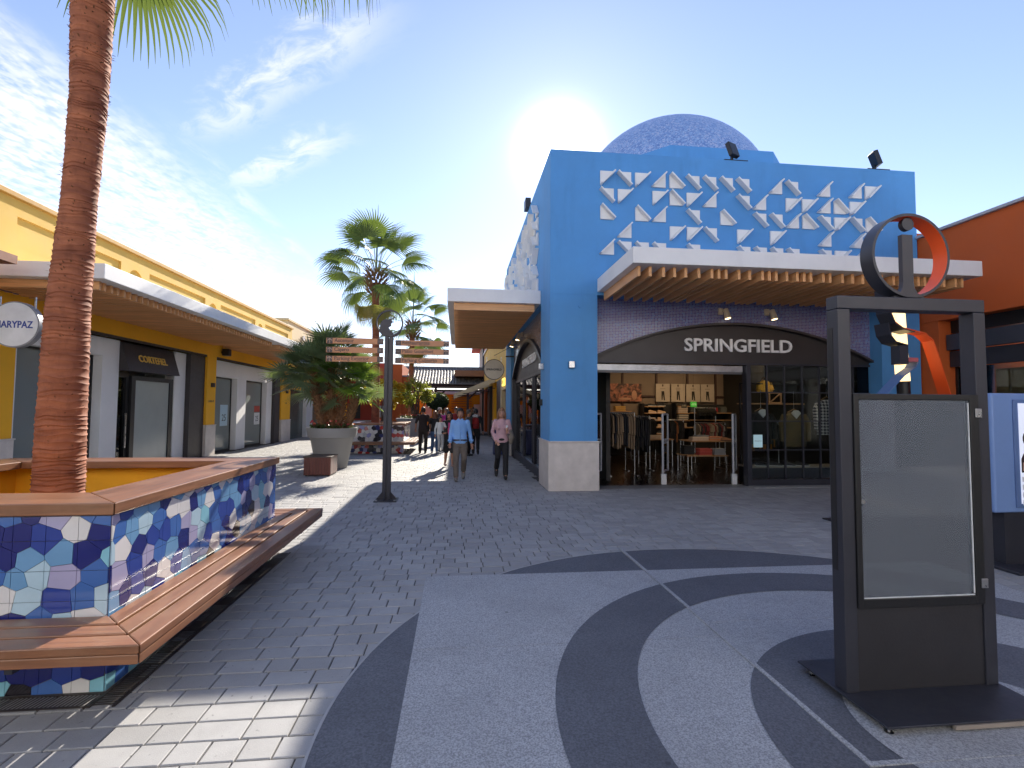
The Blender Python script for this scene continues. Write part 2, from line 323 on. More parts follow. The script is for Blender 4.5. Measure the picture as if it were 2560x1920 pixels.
def dup(root, delta, label=None, group=None):
    r = root.copy(); COL.objects.link(r); r.location = Vector(root.location)+Vector(delta)
    if label: r['label'] = label
    if group: r['group'] = group
    for ch in list(root.children):
        c = ch.copy(); COL.objects.link(c); c.parent = r; c.matrix_parent_inverse = ch.matrix_parent_inverse.copy()
        for g in list(ch.children):
            d = g.copy(); COL.objects.link(d); d.parent = c; d.matrix_parent_inverse = g.matrix_parent_inverse.copy()
    return r
FACE = {'-y': Matrix.Rotation(R(90), 4, 'X'), '+x': Matrix.Rotation(R(90), 4, 'Z') @ Matrix.Rotation(R(90), 4, 'X'), '-x': Matrix.Rotation(R(-90), 4, 'Z') @ Matrix.Rotation(R(90), 4, 'X')}
def text(name, s, size, loc, mat, parent, face='-y', ext=.002, off=0, width=None, align='CENTER', shear=0, mirror=False, tilt=0):
    cu = bpy.data.curves.new(name, 'FONT'); cu.body = s; cu.size = size; cu.extrude = ext; cu.offset = off; cu.align_x = align; cu.align_y = 'CENTER'; cu.resolution_u = 3; cu.shear = shear
    to = bpy.data.objects.new(name, cu); COL.objects.link(to); dg = bpy.context.evaluated_depsgraph_get(); me = bpy.data.meshes.new_from_object(to.evaluated_get(dg)); bpy.data.objects.remove(to)
    xs = [v.co.x for v in me.vertices]; w = max(xs)-min(xs)
    S = Matrix.Identity(4)
    if width: S = Matrix.Scale(width/w, 4, (1, 0, 0))
    if mirror: S = Matrix.Scale(-1, 4, (1, 0, 0)) @ S
    me.transform(Matrix.Translation(loc) @ FACE[face] @ Matrix.Rotation(tilt, 4, 'Z') @ S); me.materials.clear(); me.materials.append(mat); me.name = name
    return link(name, me, parent)
def leafquad(mb, c, d, n_, ln, wd, mi=0):
    d = d.normalized(); sdv = d.cross(n_)
    if sdv.length < 1e-4: sdv = d.orthogonal()
    sdv.normalize(); c = Vector(c)
    mb.add([c, c+d*ln*.5+sdv*wd*.5, c+d*ln, c+d*ln*.5-sdv*wd*.5], [(0, 1, 2, 3)], mi)
# ================================================================== ground
struct(bx('ground', -300, -60, -.3, 300, 400, -.03, paint('far_ground', (.36, .35, .33), .9, 0, .15, .8)))
pave = struct(bx('pavement', -9.2, -2, -.029, 11, 34, -.013, bed))
CX, CY, CR = 2.5, 2.75, 3.2
def paver_mesh(w, h):
    a, b = w/2, h/2; i = .005; ch = .0035
    def ring(d, z): return [(-a+d, -b+d, z), (a-d, -b+d, z), (a-d, b-d, z), (-a+d, b-d, z)]
    vs = ring(0, -.014)+ring(0, -ch)+ring(i, 0)
    fs = [(8, 9, 10, 11)]
    for k in range(2): fs += [(4*k+j, 4*k+(j+1) % 4, 4*k+4+(j+1) % 4, 4*k+4+j) for j in range(4)]
    return vs, fs
def pavers():
    rg = random.Random(3); ROW = .168; LN = (.17, .235, .235, .29); allp = []
    y = 1.62
    while y < 31:
        x = max(-9.1, -.95*y-2.2)-rg.random()*.3; xm = min(10.6, 1.4*y+.8)
        while x < xm:
            w = rg.choice(LN); cx, cyy = x+w/2, y+ROW/2; x += w
            r = math.hypot(cx-CX, cyy-CY)
            if r < CR-.25: continue
            if -.2 < cx < 5.2 and .3 < cyy < 5.1: continue
            if -4.7 < cx < -2.12 and 3.4 < cyy < 6.0: continue
            if cx > 2.9 and cyy > 10.9: continue
            if cx > 1.95 and cyy > 10.5: continue
            if -8.2 > cx+.2 and cyy < 26: continue
            allp.append((cyy*cyy+cx*cx, cx, cyy, w))
        y += ROW
    def inview(cx, cyy):
        a = math.degrees(math.atan2(cx, cyy))-6.2; d = cyy*math.cos(yaw)+cx*math.sin(yaw)
        return abs(a) < 45.5 and d > 2.3
    allp.sort(); meshes = {}; n = 0; mb = MB()
    for d, cx, cyy, w in allp:
        h = ROW-.009; hid = (math.hypot(cx-CX, cyy-CY) < CR-.02) or (-2.2 < cx < -2.0 and 3.1 < cyy)
        if n < 300 and inview(cx, cyy) and not hid and not (cx < -1.75 and cyy > 3.0):
            if w not in meshes:
                vs, fs = paver_mesh(w-.009, h); me = bpy.data.meshes.new('paver'); me.from_pydata(vs, [], fs); me.materials.append(pav); meshes[w] = me
            o = link('paver', meshes[w], pave); o.location = (cx, cyy, rg.uniform(-.0015, .0015)); o.rotation_euler = (rg.uniform(-.006, .006), rg.uniform(-.006, .006), rg.uniform(-.006, .006)); n += 1
        else:
            vs, fs = paver_mesh(w-.009, h); z = rg.uniform(-.0015, .0015); tx, ty = rg.uniform(-.006, .006), rg.uniform(-.006, .006)
            mb.add([(cx+a, cyy+b, z+c+a*tx+b*ty) for a, b, c in vs], fs)
    o = mb.build('paver_field', pav, pave, fix=False); o['kind'] = 'stuff'
pavers()
# ------------------------------------------------------------------ round plaza inlay
plz = struct(MB().prism([(CX+CR*math.cos(a*math.pi/64), CY+CR*math.sin(a*math.pi/64)) for a in range(128)], 2, -.028, .004).build('plaza_disc', gl_dark))
def ringm(cx, cy, r0, r1, z, name, mat, n=96):
    m = MB()
    for a in range(n):
        t0, t1 = 2*math.pi*a/n, 2*math.pi*(a+1)/n
        m.add([(cx+r*math.cos(t), cy+r*math.sin(t), z) for r, t in ((r0, t0), (r1, t0), (r1, t1), (r0, t1))], [(0, 1, 2, 3)])
    return m.build(name, mat, plz, fix=False)
# granite slabs of the square, split at the joints
for x0, x1 in ((-.29, 1.965), (1.995, 5.3)):
    ys = [.3, 2.285, 3.655, 5.2] if x0 < 0 else [.3, 2.285, 3.9, 5.2]
    for y0, y1 in zip(ys, ys[1:]): bx('granite_slab', x0, y0+.002, -.02, x1, y1-.002, .008, gl_light, plz)
ringm(3.02, 2.53, 1.97, 2.47, .012, 'dark_band', gl_dark); ringm(3.03, 2.25, .0, 1.43, .012, 'dark_round', gl_dark); ringm(2.85, 2.44, 0, .69, .016, 'light_round', gl_light)
bx('joint_strip', 1.965, 2.27, .0, 1.995, 5.96, .0185, gl_light, plz); bx('joint_strip', 1.995, 2.27, 0, 5.3, 2.3, .0185, gl_light, plz)
# curved metal edging round the disc
em = MB(); n = 160
for a in range(n):
    t0, t1 = 2*math.pi*a/n, 2*math.pi*(a+1)/n
    em.prism([(CX+r*math.cos(t), CY+r*math.sin(t)) for r, t in ((CR, t0), (CR+.016, t0), (CR+.016, t1), (CR, t1))], 2, -.01, .006)
em.build('edging', flat((.33, .33, .34), .5), plz)
# ================================================================== tiled planters
def clip(poly, nx, ny, d):
    out = []
    for i in range(len(poly)):
        a, b = poly[i], poly[(i+1) % len(poly)]; da, db = a[0]*nx+a[1]*ny-d, b[0]*nx+b[1]*ny-d
        if da <= 0: out.append(a)
        if (da < 0 < db) or (db < 0 < da): t = da/(da-db); out.append((a[0]+(b[0]-a[0])*t, a[1]+(b[1]-a[1])*t))
    return out
def inset(poly, k):
    n = len(poly); A = sum(poly[i][0]*poly[(i+1) % n][1]-poly[(i+1) % n][0]*poly[i][1] for i in range(n))
    if A < 0: poly = poly[::-1]
    out = poly
    for i in range(n):
        a, b = poly[i], poly[(i+1) % n]; ex, ey = b[0]-a[0], b[1]-a[1]; l = math.hypot(ex, ey)
        if l < 1e-6: continue
        nx, ny = ey/l, -ex/l; out = clip(out, nx, ny, a[0]*nx+a[1]*ny-k)
        if len(out) < 3: return []
    return out
def cer(name, c): return paint(name, c, .10, 0, .06, 3, 30, .03, coat=.6)
PAL1 = [cer('tile_navy', (.018, .024, .17)), cer('tile_royal', (.03, .06, .31)), cer('tile_cobalt', (.06, .15, .44)), cer('tile_sky', (.16, .34, .58)), cer('tile_aqua', (.25, .55, .68)), cer('tile_white', (.72, .71, .72)), cer('tile_lilac', (.40, .38, .58)), cer('tile_black', (.02, .018, .025)), cer('tile_ice', (.45, .62, .74))]
W1 = [14, 13, 17, 17, 9, 15, 10, 3, 9]
PAL2 = [cer('tile_white_b', (.72, .70, .68)), cer('tile_lilac_b', (.32, .32, .60)), cer('tile_grey_b', (.5, .5, .52)), cer('tile_coal_b', (.02, .02, .03)), cer('tile_red_b', (.50, .035, .03)), cer('tile_navy_b', (.03, .04, .16)), cer('tile_pink_b', (.62, .25, .22))]
W2 = [34, 22, 10, 14, 9, 8, 4]
def tiles(parent, w, h, put, pal, wts, seed, cell=.145, grid=.178, umax=None):
    rg = random.Random(seed); pts = []; rows = int(h/(cell*.92))+3; cols = int(w/cell)+4
    for j in range(-2, rows):
        for i in range(-2, cols): pts.append(((i+.5*(j % 2)+rg.uniform(-.3, .3))*cell, (j+rg.uniform(-.28, .28))*cell*.92))
    for (cx, cyy) in pts:
        if not (-cell < cx < w+cell and -cell < cyy < h+cell): continue
        poly = [(0, 0), (w, 0), (w, h), (0, h)]
        for (qx, qy) in pts:
            dx, dy = qx-cx, qy-cyy; dd = dx*dx+dy*dy
            if dd == 0 or dd > (cell*3)**2: continue
            poly = clip(poly, dx, dy, (qx*qx+qy*qy-cx*cx-cyy*cyy)/2)
            if len(poly) < 3: break
        if len(poly) < 3: continue
        if umax and min(p[0] for p in poly) > umax: continue
        k = mnoise.noise(Vector((cx*3.1+seed, cyy*3.1, seed)))
        mi = rg.choices(range(len(pal)), wts)[0]
        if k > .12 and rg.random() < .5: mi = int((k*37+seed)) % 3 if len(pal) == 9 else 0
        mb = MB(); xs = [p[0] for p in poly]; ys = [p[1] for p in poly]
        for gi in range(int(min(xs)//grid), int(max(xs)//grid)+1):
            for gj in range(int(min(ys)//grid), int(max(ys)//grid)+1):
                q = clip(clip(clip(clip(poly, -1, 0, -gi*grid), 1, 0, (gi+1)*grid), 0, -1, -gj*grid), 0, 1, (gj+1)*grid)
                if len(q) < 3: continue
                q = inset(q, .0016)
                if len(q) < 3: continue
                n = len(q); d = .007+rg.uniform(-.0004, .0004); tu, tv = rg.uniform(-.006, .006), rg.uniform(-.006, .006)
                q2 = [(x, y, d+(x-q[0][0])*tu+(y-q[0][1])*tv) for x, y in q]
                mb.add([put(x, y, 0) for x, y in q]+[put(*p) for p in q2], [tuple(range(n, 2*n))]+[(i, (i+1) % n, n+(i+1) % n, n+i) for i in range(n)])
        if mb.f: mb.build('tile', pal[mi], parent)
def planter(name, label, x0, x1, y0, y1, pal, wts, seed, facew, group):
    t = thing(name, label, 'planter', ((x0+x1)/2, (y0+y1)/2, 0), group)
    gm = flat((.10, .10, .13), .8); wl = .36; m = MB()
    for a in ((x0, y0, x1, y0+.16), (x0, y1-.16, x1, y1), (x0, y0+.16, x0+.16, y1-.16), (x1-.16, y0+.16, x1, y1-.16)): m.box(a[0], a[1], -.02, a[2], a[3], 1.04)
    m.build('wall', gm, t)
    m = MB(); i = .17
    for a in ((x0+i, y0+i, x1-i, y0+i+.02), (x0+i, y1-i-.02, x1-i, y1-i), (x0+i, y0+i+.02, x0+i+.02, y1-i-.02), (x1-i-.02, y0+i+.02, x1-i, y1-i-.02)): m.box(a[0], a[1], .5, a[2], a[3], 1.038)
    m.build('inner_lining', ochre if seed < 20 else redw, t)
    bx('soil', x0+.19, y0+.19, .3, x1-.19, y1-.19, .62, soil, t)
    tiles(t, facew, 1.035, lambda u, v, d: (x1-u, y0-d, v), pal, wts, seed)
    if seed < 20: tiles(t, y1-y0, 1.035, lambda u, v, d: (x1+d, y0+u, v), pal, wts, seed+1)
    else: tiles(t, y1-y0, 1.035, lambda u, v, d: (x1+d, y0+u, v), pal, wts, seed+1, .3, .3)
    def ring(o0, o1, z0, z1, nm, rnd_=0, gap=.003):
        # four mitred boards, offsets outward from the tiled face
        A = (x0-o0, y0-o0, x1+o0, y1+o0); B = (x0-o1, y0-o1, x1+o1, y1+o1); g = gap
        for k, (poly, mt) in enumerate((
            ([(A[0]+g, A[1]), (A[2]-g, A[1]), (B[2]-g, B[1]), (B[0]+g, B[1])], deckx), ([(A[2], A[1]+g), (A[2], A[3]-g), (B[2], B[3]-g), (B[2], B[1]+g)], deck),
            ([(A[0]+g, A[3]), (A[2]-g, A[3]), (B[2]-g, B[3]), (B[0]+g, B[3])], deckx), ([(A[0], A[1]+g), (A[0], A[3]-g), (B[0], B[3]-g), (B[0], B[1]+g)], deck))):
            MB().prism(poly, 2, z0, z1).build(nm, mt, t, bevel=.006)
    ring(-.375, .035, 1.043, 1.115, 'cap_board')
    for k in range(3): ring(.02+k*.14, .02+k*.14+(.118 if k < 2 else .132), .40, .447, 'bench_slat')
    ring(.40, .43, .345, .398, 'bench_edge')
    m = MB()
    for yy in [y0+.25+k*(y1-y0-.5)/4 for k in range(5)]: m.box(x1+.01, yy, .30, x1+.38, yy+.04, .398)
    for xx in [x0+.25+k*(x1-x0-.5)/4 for k in range(5)]: m.box(xx, y0-.38, .30, xx+.04, y0-.01, .398)
    m.build('bench_bracket', dark, t)
    return t
P1 = (-4.82, -2.07, 3.33, 6.1)
planter('tiled_planter', 'blue and white tiled planter with timber bench in the left foreground', *P1, PAL1, W1, 5, .95, 'tiled planters with benches')
planter('tiled_planter', 'far tiled planter in white black lilac and red below the tall palm', -4.05, -1.94, 18.97, 21.4, PAL2, W2, 31, 2.1, 'tiled planters with benches')
def grate(x0, x1, y0, y1, label):
    t = thing('drain_grate', label, 'drain', (x1, y0, 0), 'drains around planters'); wd = .145; gm = paint('cast_grate', (.045, .035, .032), .5, .3, .2, 20)
    m = MB()
    m.box(x1+.018, y0-.175, -.012, x1+.036, y1, .006).box(x1+.15, y0-.175, -.012, x1+.168, y1, .006).box(x0, y0-.036, -.012, x1+.018, y0-.018, .006).box(x0, y0-.175, -.012, x1+.018, y0-.157, .006)
    m.build('frame', gm, t)
    m = MB(); y = y0-.15
    while y < y1-.01: m.box(x1+.036, y, -.012, x1+.15, y+.011, .004); y += .023
    x = x0
    while x < x1: m.add([(x, y0-.157, .004), (x+.011, y0-.157, .004), (x+.035, y0-.036, .004), (x+.024, y0-.036, .004)], [(0, 1, 2, 3)]); x += .023
    o = m.build('bars', gm, t); o['kind'] = 'stuff'
grate(-4.7, -2.07, 3.33, 6.2, 'dark slotted drain grate along the foot of the blue tiled planter')
grate(-3.9, -1.94, 18.97, 21.5, 'slotted drain grate beside the far tiled planter')
# ================================================================== blue corner building
TX, TY, TX2, TY2, TZ = 1.91, 10.3, 10.42, 19.8, 7.2
tw = thing('corner_building', 'bright blue corner building with white relief pieces and tiled dome', 'building', (TX, TY, 0))
bx('upper_wall', TX, TY, 4.1, TX2, TY+.35, TZ, blue, tw)
bx('upper_wall', TX, TY+.35, 4.1, TX+.35, TY2, TZ, blue, tw)
bx('upper_wall', TX2-.35, TY+.35, 0, TX2, TY2, TZ, blue, tw)
bx('upper_wall', TX+.35, TY2-.35, 0, TX2-.35, TY2, TZ, blue, tw)
bx('roof_slab', TX+.35, TY+.35, 6.6, TX2-.35, TY2-.35, 6.85, white, tw)
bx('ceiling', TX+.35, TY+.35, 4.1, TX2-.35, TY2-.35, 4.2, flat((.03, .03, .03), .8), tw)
m = MB(); m.box(TX, TY, 0, 2.92, TY+.4, 4.098).box(TX, TY+.4, 0, TX+.36, 11.46, 4.098); m.build('corner_pillar', blue, tw)
bx('pillar', 9.46, TY, 0, TX2, TY+.4, 4.098, blue, tw)
m = MB(); m.box(TX, 18.0, 0, TX+.5, TY2, 4.098); m.build('pillar', blue, tw)
m = MB(); m.box(TX-.03, TY-.03, 0, 2.95, TY+.42, .99).box(TX-.03, TY+.42, 0, TX+.38, 11.49, .99); m.build('stone_plinth', stone, tw, bevel=.006)
m = MB(); m.box(TX-.045, TY-.045, .992, 2.965, TY+.43, 1.022).box(TX-.045, TY+.43, .992, TX+.39, 11.505, 1.022); m.build('plinth_ledge', stone, tw, bevel=.006)
bx('stone_plinth', 9.43, TY-.03, 0, TX2+.01, TY+.42, .99, stone, tw, .006); bx('stone_plinth', TX-.03, 17.97, 0, TX+.52, TY2+.02, .99, stone, tw, .006)
# front arch
def arc_pts(xa, xb, z0, rise, n=24):
    c = (xb-xa)/2; Rr = (c*c+rise*rise)/(2*rise); xc = (xa+xb)/2; zc = z0+rise-Rr
    return [(x, zc+math.sqrt(max(0, Rr*Rr-(x-xc)**2))) for x in [xa+(xb-xa)*i/n for i in range(n+1)]]
AF = arc_pts(2.92, 9.46, 2.84, .79)
m = MB(); m.strip(AF, [(x, 4.099) for x, z in AF], 1, 10.62, 10.72); m.build('mosaic_wall', mosF, tw)
m = MB(); m.strip([(x, z-.05) for x, z in AF], AF, 1, 10.52, 10.70); m.build('arch_trim', bronze, tw)
m = MB(); m.strip([(x, 2.745) for x, z in AF], [(x, z-.052) for x, z in AF], 1, 10.66, 10.74); sgp = m.build('sign_panel', paint('sign_panel_bronze', (.05, .045, .047), .42, .3, .15, 2), tw)
m = MB(); m.box(2.92, 10.63, 2.70, 9.46, 10.76, 2.743); m.build('header_bar', dark, tw)
text('sign_lettering', 'SPRINGFIELD', .40, (6.27, 10.64, 3.115), paint('white_letters', (.85, .85, .87), .4), sgp, '-y', .02, .007, width=2.55)
bx('shutter_box', 2.925, 10.72, 2.54, 6.40, 10.86, 2.68, paint('shutter_steel', (.42, .43, .46), .35, .7, .2, 6), tw, .006)
bx('shutter_rail', 2.925, 10.74, 2.495, 6.40, 10.80, 2.535, flat((.12, .12, .13), .4), tw)
bx('jamb', 6.42, 10.60, 0, 6.52, 10.78, 2.698, dark, tw, .004); bx('jamb', 2.925, 10.74, 0, 2.96, 10.8, 2.53, dark, tw)
bx('window_sill', 6.52, 10.60, 0, 9.46, 10.80, .15, dark, tw, .004)
xs = [6.52, 6.93, 7.35, 7.78, 8.2, 8.62, 9.04, 9.44]; zs = [.15, .80, 1.445, 2.09, 2.70]
for x in xs[1:-1]: bx('mullion', x-.014, 10.64, .152, x+.014, 10.69, 2.698, dark, tw)
for z in zs[1:-1]: bx('transom', 6.52, 10.645, z-.012, 9.46, 10.685, z+.012, dark, tw)
for i in range(7):
    for k in range(4): bx('pane', xs[i], 10.662, zs[k], xs[i+1], 10.668, zs[k+1], glz, tw)
bx('threshold', 2.93, 10.42, -.02, 6.42, 10.9, .006, flat((.22, .22, .22), .5), tw); bx('step', 6.42, 10.34, -.02, 9.44, 10.6, .02, flat((.28, .28, .28), .7), tw)
# left side arch
AL = arc_pts(11.46, 18.0, 2.7, 1.0)
m = MB(); m.strip(AL, [(y, 4.099) for y, z in AL], 0, 2.02, 2.12); m.build('mosaic_wall', mosL, tw)
m = MB(); m.strip([(y, z-.1) for y, z in AL], AL, 0, 1.94, 2.10); m.build('arch_trim', dark, tw)
m = MB(); m.strip([(y, 2.64) for y, z in AL], [(y, z-.102) for y, z in AL], 0, 2.08, 2.14); m.build('sign_panel', bronze, tw)
bx('jamb', 1.94, 17.7, 0, 2.16, 17.998, 2.699, dark, tw); bx('jamb', 1.94, 11.47, 0, 2.16, 11.7, 2.699, dark, tw); bx('header_bar', 2.04, 11.7, 2.56, 2.18, 17.7, 2.638, dark, tw); bx('window_sill', 2.0, 11.7, 0, 2.18, 17.7, .22, dark, tw)
for y in (13.3, 13.6, 15.4, 15.6): bx('mullion', 2.04, y, .222, 2.12, y+.07, 2.558, dark, tw)
for a, b in ((11.7, 13.3), (13.67, 15.4), (15.67, 17.7)): bx('pane', 2.078, a, .222, 2.084, b, 2.558, glz, tw)
text('sign_lettering', 'SPRINGFIELD', .33, (2.06, 14.5, 3.07), paint('white_letters_side', (.85, .85, .87), .4), tw, '-x', .02, .006, width=2.7)
# canopies
cf = MB().box(2.92, 8.11, 4.16, 9.51, 10.295, 4.44).build('front_canopy', white, tw, bevel=.008)
rg = random.Random(11); x = 3.06; 
while x < 9.36:
    bx('canopy_slat', x, 8.28, 3.985, x+.05, 10.29, 4.157, slat, cf); x += rg.choice((.13, .13, .2, .2, .24))
cs = bx('side_canopy', -.25, 11.49, 4.13, 1.905, 19.55, 4.44, white, tw, .008)
bx('canopy_board', -.10, 11.62, 3.96, 1.78, 11.67, 4.128, slatx, cs)
y = 11.72
while y < 19.45: bx('canopy_slat', -.10, y, 3.97, 1.78, y+.045, 4.128, slatx, cs); y += rg.choice((.14, .16, .18))
# dome on an octagonal drum
DX, DY = 6.55, 15.0
m = MB(); m.lathe([(3.55, 6.85), (3.55, 8.25), (3.2, 8.25), (3.2, 6.9)], (DX, DY, 0), 8); o = m.build('drum', blue, tw)
me = o.data; me.transform(Matrix.Translation((DX, DY, 0)) @ Matrix.Rotation(R(22.5), 4, 'Z') @ Matrix.Translation((-DX, -DY, 0)))
MB().lathe([(3.1*math.cos(a*math.pi/48), 7.35+3.25*math.sin(a*math.pi/48)) for a in range(24)]+[(.02, 10.6)], (DX, DY, 0), 48).build('dome', domem, tw, smooth=True)
# white folded relief pieces
def relief_mesh(kind, face):
    g = .146; s = {'A': ((-g, g), (g, g), (-g, -g)), 'B': ((g, -g), (g, g), (-g, -g)), 'C': ((g, g), (-g, g), (g, -g)), 'D': ((-g, -g), (-g, g), (g, -g))}[kind]
    m = MB()
    def P(u, v, d): return (u, -d, v) if face == '-y' else (-d, -u, v)
    ra, h1, h2 = s; tri = [ra, h1, h2]
    m.add([P(u, v, 0) for u, v in tri]+[P(u, v, .035) for u, v in tri], [(0, 1, 2), (3, 4, 5), (0, 1, 4, 3), (1, 2, 5, 4), (2, 0, 3, 5)])
    dx, dy = h2[0]-h1[0], h2[1]-h1[1]; l = math.hypot(dx, dy); nx, ny = -dy/l, dx/l
    if (ra[0]-h1[0])*nx+(ra[1]-h1[1])*ny < 0: nx, ny = -nx, -ny
    e = .03; q = [(h1[0]-nx*e, h1[1]-ny*e), (h2[0]-nx*e, h2[1]-ny*e), (h2[0]-nx*.001, h2[1]-ny*.001), (h1[0]-nx*.001, h1[1]-ny*.001)]
    m.add([P(u, v, 0) for u, v in q]+[P(u, v, .145) for u, v in q], [(0, 1, 2, 3), (4, 5, 6, 7)]+[(i, (i+1) % 4, 4+(i+1) % 4, 4+i) for i in range(4)])
    me = m.mesh('relief'); bm = bmesh.new(); bm.from_mesh(me); bmesh.ops.recalc_face_normals(bm, faces=bm.faces); bm.to_mesh(me); bm.free(); me.materials.append(relief); return me
RM = {(k, f): relief_mesh(k, f) for k in 'ABCD' for f in ('-y', '-x')}
ROWS = [{0: 'A', 1: 'C', 2: 'A', 3: 'B', 4: 'D', 5: 'C', 6: 'C', 7: 'C', 8: 'C', 10: 'B', 11: 'C', 13: 'B', 15: 'B', 16: 'A'},
        {0: 'C', 1: 'A', 3: 'A', 4: 'D', 5: 'A', 6: 'B', 8: 'C', 9: 'B', 11: 'A', 12: 'A', 13: 'B', 14: 'D', 15: 'A'},
        {0: 'D', 2: 'D', 3: 'B', 5: 'C', 7: 'D', 9: 'C', 10: 'C', 11: 'B', 12: 'D', 13: 'C', 14: 'A', 15: 'C', 16: 'D'},
        {1: 'B', 4: 'A', 5: 'A', 6: 'C', 8: 'A', 10: 'A', 13: 'B', 15: 'B'},
        {0: 'B', 1: 'C', 2: 'C', 3: 'C', 5: 'C', 8: 'C', 9: 'C', 10: 'C', 11: 'C', 13: 'C', 14: 'A', 15: 'B'}]
for r, row in enumerate(ROWS):
    for k, kd in row.items():
        o = link('relief', RM[(kd, '-y')], tw); o.location = (3.13+k*.3845, TY-.001, 6.63-r*.379)
rg = random.Random(21)
for r in range(6):
    for k in range(19):
        if rg.random() < .62:
            o = link('relief', RM[(rg.choice('ABCD'), '-x')], tw); o.location = (TX-.001, 12.0+k*.40, 6.55-r*.379)
# floor + back walls of the shop
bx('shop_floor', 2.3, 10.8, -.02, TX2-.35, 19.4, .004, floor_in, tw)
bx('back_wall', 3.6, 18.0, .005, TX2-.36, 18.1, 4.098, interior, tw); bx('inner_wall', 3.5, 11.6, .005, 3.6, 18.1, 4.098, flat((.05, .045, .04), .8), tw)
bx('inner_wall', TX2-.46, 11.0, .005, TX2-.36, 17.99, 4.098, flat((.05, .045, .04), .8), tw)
for x in (4.9, 6.0, 7.3, 8.5, 9.6): bx('wall_post', x, 17.94, .01, x+.07, 17.998, 4.09, flat((.05, .02, .015), .6), tw)
bx('wall_rail', 3.62, 17.93, 2.14, TX2-.37, 17.938, 2.20, flat((.05, .02, .015), .6), tw)
bx('shelf_backing', 6.62, 17.925, .01, 10.0, 17.937, 1.88, flat((.02, .018, .017), .8), tw); bx('shelf_backing', 3.7, 17.925, .01, 5.3, 17.937, 1.3, flat((.03, .022, .02), .8), tw); bx('shelf_backing', 5.3, 17.925, .01, 6.62, 17.937, .6, flat((.04, .03, .025), .8), tw)
# small fittings on the walls
def walllamp(x, y, z, face, label):
    t = thing('wall_light', label, 'wall light', (x, y, z), 'small square wall lights'); s = .06
    if face == '-y': MB().box(x-s, y-.1, z-.07, x+s, y, z+.07).build('body', steel, t, bevel=.008)
    elif face == '-x': MB().box(x-.1, y-s, z-.07, x, y+s, z+.07).build('body', steel, t, bevel=.008)
    else: MB().box(x, y-s, z-.07, x+.1, y+s, z+.07).build('body', bronze, t, bevel=.008)
    return t
walllamp(2.355, TY, 2.61, '-y', 'square steel wall light on the front of the blue pillar'); walllamp(TX, 11.11, 2.63, '-x', 'square steel wall light on the side of the blue pillar')
o = MB().prism([(2.55+.045*math.cos(a*.524), 3.86+.045*math.sin(a*.524)) for a in range(12)], 1, TY-.02, TY).build('cover_plate', blue, None); tag(o, 'small round blue cover plate high on the blue pillar', 'cover plate')
bx_ = bx('alarm_box', TX-.06, 11.2, 1.76, TX, 11.27, 1.9, black); tag(bx_, 'small black box on the side of the blue pillar', 'box')
def spot(x, y, z, label, face='-y'):
    t = thing('spotlight', label, 'spotlight', (x, y, z), 'cream spotlights above the arch'); cm = flat((.62, .50, .36), .45)
    if face == '-y':
        MB().box(x-.13, y-.05, z-.02, x-.03, y, z+.13).build('bracket', cm, t, bevel=.006); MB().tube([(x+.0, y-.10, z+.10), (x+.03, y-.14, z-.12)], [.05, .075], 16).build('head', cm, t, smooth=40); MB().tube([(x-.05, y-.03, z+.06), (x+.01, y-.1, z+.06)], .025, 8).build('arm', cm, t)
        MB().tube([(x+.03, y-.14, z-.121), (x+.031, y-.141, z-.128)], [.06, .06], 16).build('lens', emis('spot_lens', (1, .8, .45), 2), t)
    else:
        MB().box(x-.05, y-.05, z-.02, x, y+.05, z+.13).build('bracket', cm, t, bevel=.006); MB().tube([(x-.10, y, z+.10), (x-.16, y, z-.12)], [.05, .075], 16).build('head', cm, t, smooth=40); MB().tube([(x-.03, y, z+.06), (x-.11, y, z+.06)], .025, 8).build('arm', cm, t)
        MB().tube([(x-.16, y, z-.121), (x-.161, y, z-.128)], [.06, .06], 16).build('lens', emis('spot_lens_side', (1, .8, .45), 3), t)
spot(5.9, 10.62, 3.83, 'left cream spotlight over the front arch'); spot(7.0, 10.62, 3.84, 'right cream spotlight over the front arch')
spot(2.02, 15.6, 3.95, 'nearer cream spotlight under the side canopy', '-x'); spot(2.02, 17.3, 3.95, 'farther cream spotlight under the side canopy', '-x')
def flood(x, label, ang):
    t = thing('floodlight', label, 'floodlight', (x, TY+.1, TZ), 'floodlights on the parapet')
    M = Matrix.Translation((x, TY+.02, TZ+.24)) @ Matrix.Rotation(ang, 4, 'Z') @ Matrix.Rotation(R(-18), 4, 'X')
    m = MB(); m.box(-.13, -.05, -.17, .13, .05, .17); o = m.build('head', black, t, bevel=.01); o.data.transform(M)
    m = MB(); m.box(x-.02, TY+.02, TZ, x+.02, TY+.08, TZ+.16).box(x-.2, TY+.0, TZ-.004, x+.35, TY+.1, TZ+.02); m.build('bracket', black, t)
flood(6.0, 'black floodlight on the parapet in front of the dome', R(25)); flood(9.45, 'black floodlight on the parapet at the right end', R(75))
t = thing('floodlight', 'small black floodlight on the side parapet', 'floodlight', (TX, 13.6, TZ), 'floodlights on the parapet'); bx('head', TX-.1, 13.5, TZ+.02, TX+.05, 13.85, TZ+.3, black, t, .01); bx('bracket', TX+.06, 13.6, TZ, TX+.12, 13.7, TZ+.2, black, t)
# ================================================================== yellow shop row on the left
LX, LW = -8.4, -8.68
lb = thing('shop_row', 'long yellow shop row with timber slatted canopy on the left', 'building', (LX, 18, 0))
Y0, Y1 = 4.0, 26.6
bx('backing_wall', -13, Y0, 3.36, LX-.05, Y1, 5.62, yellow, lb)
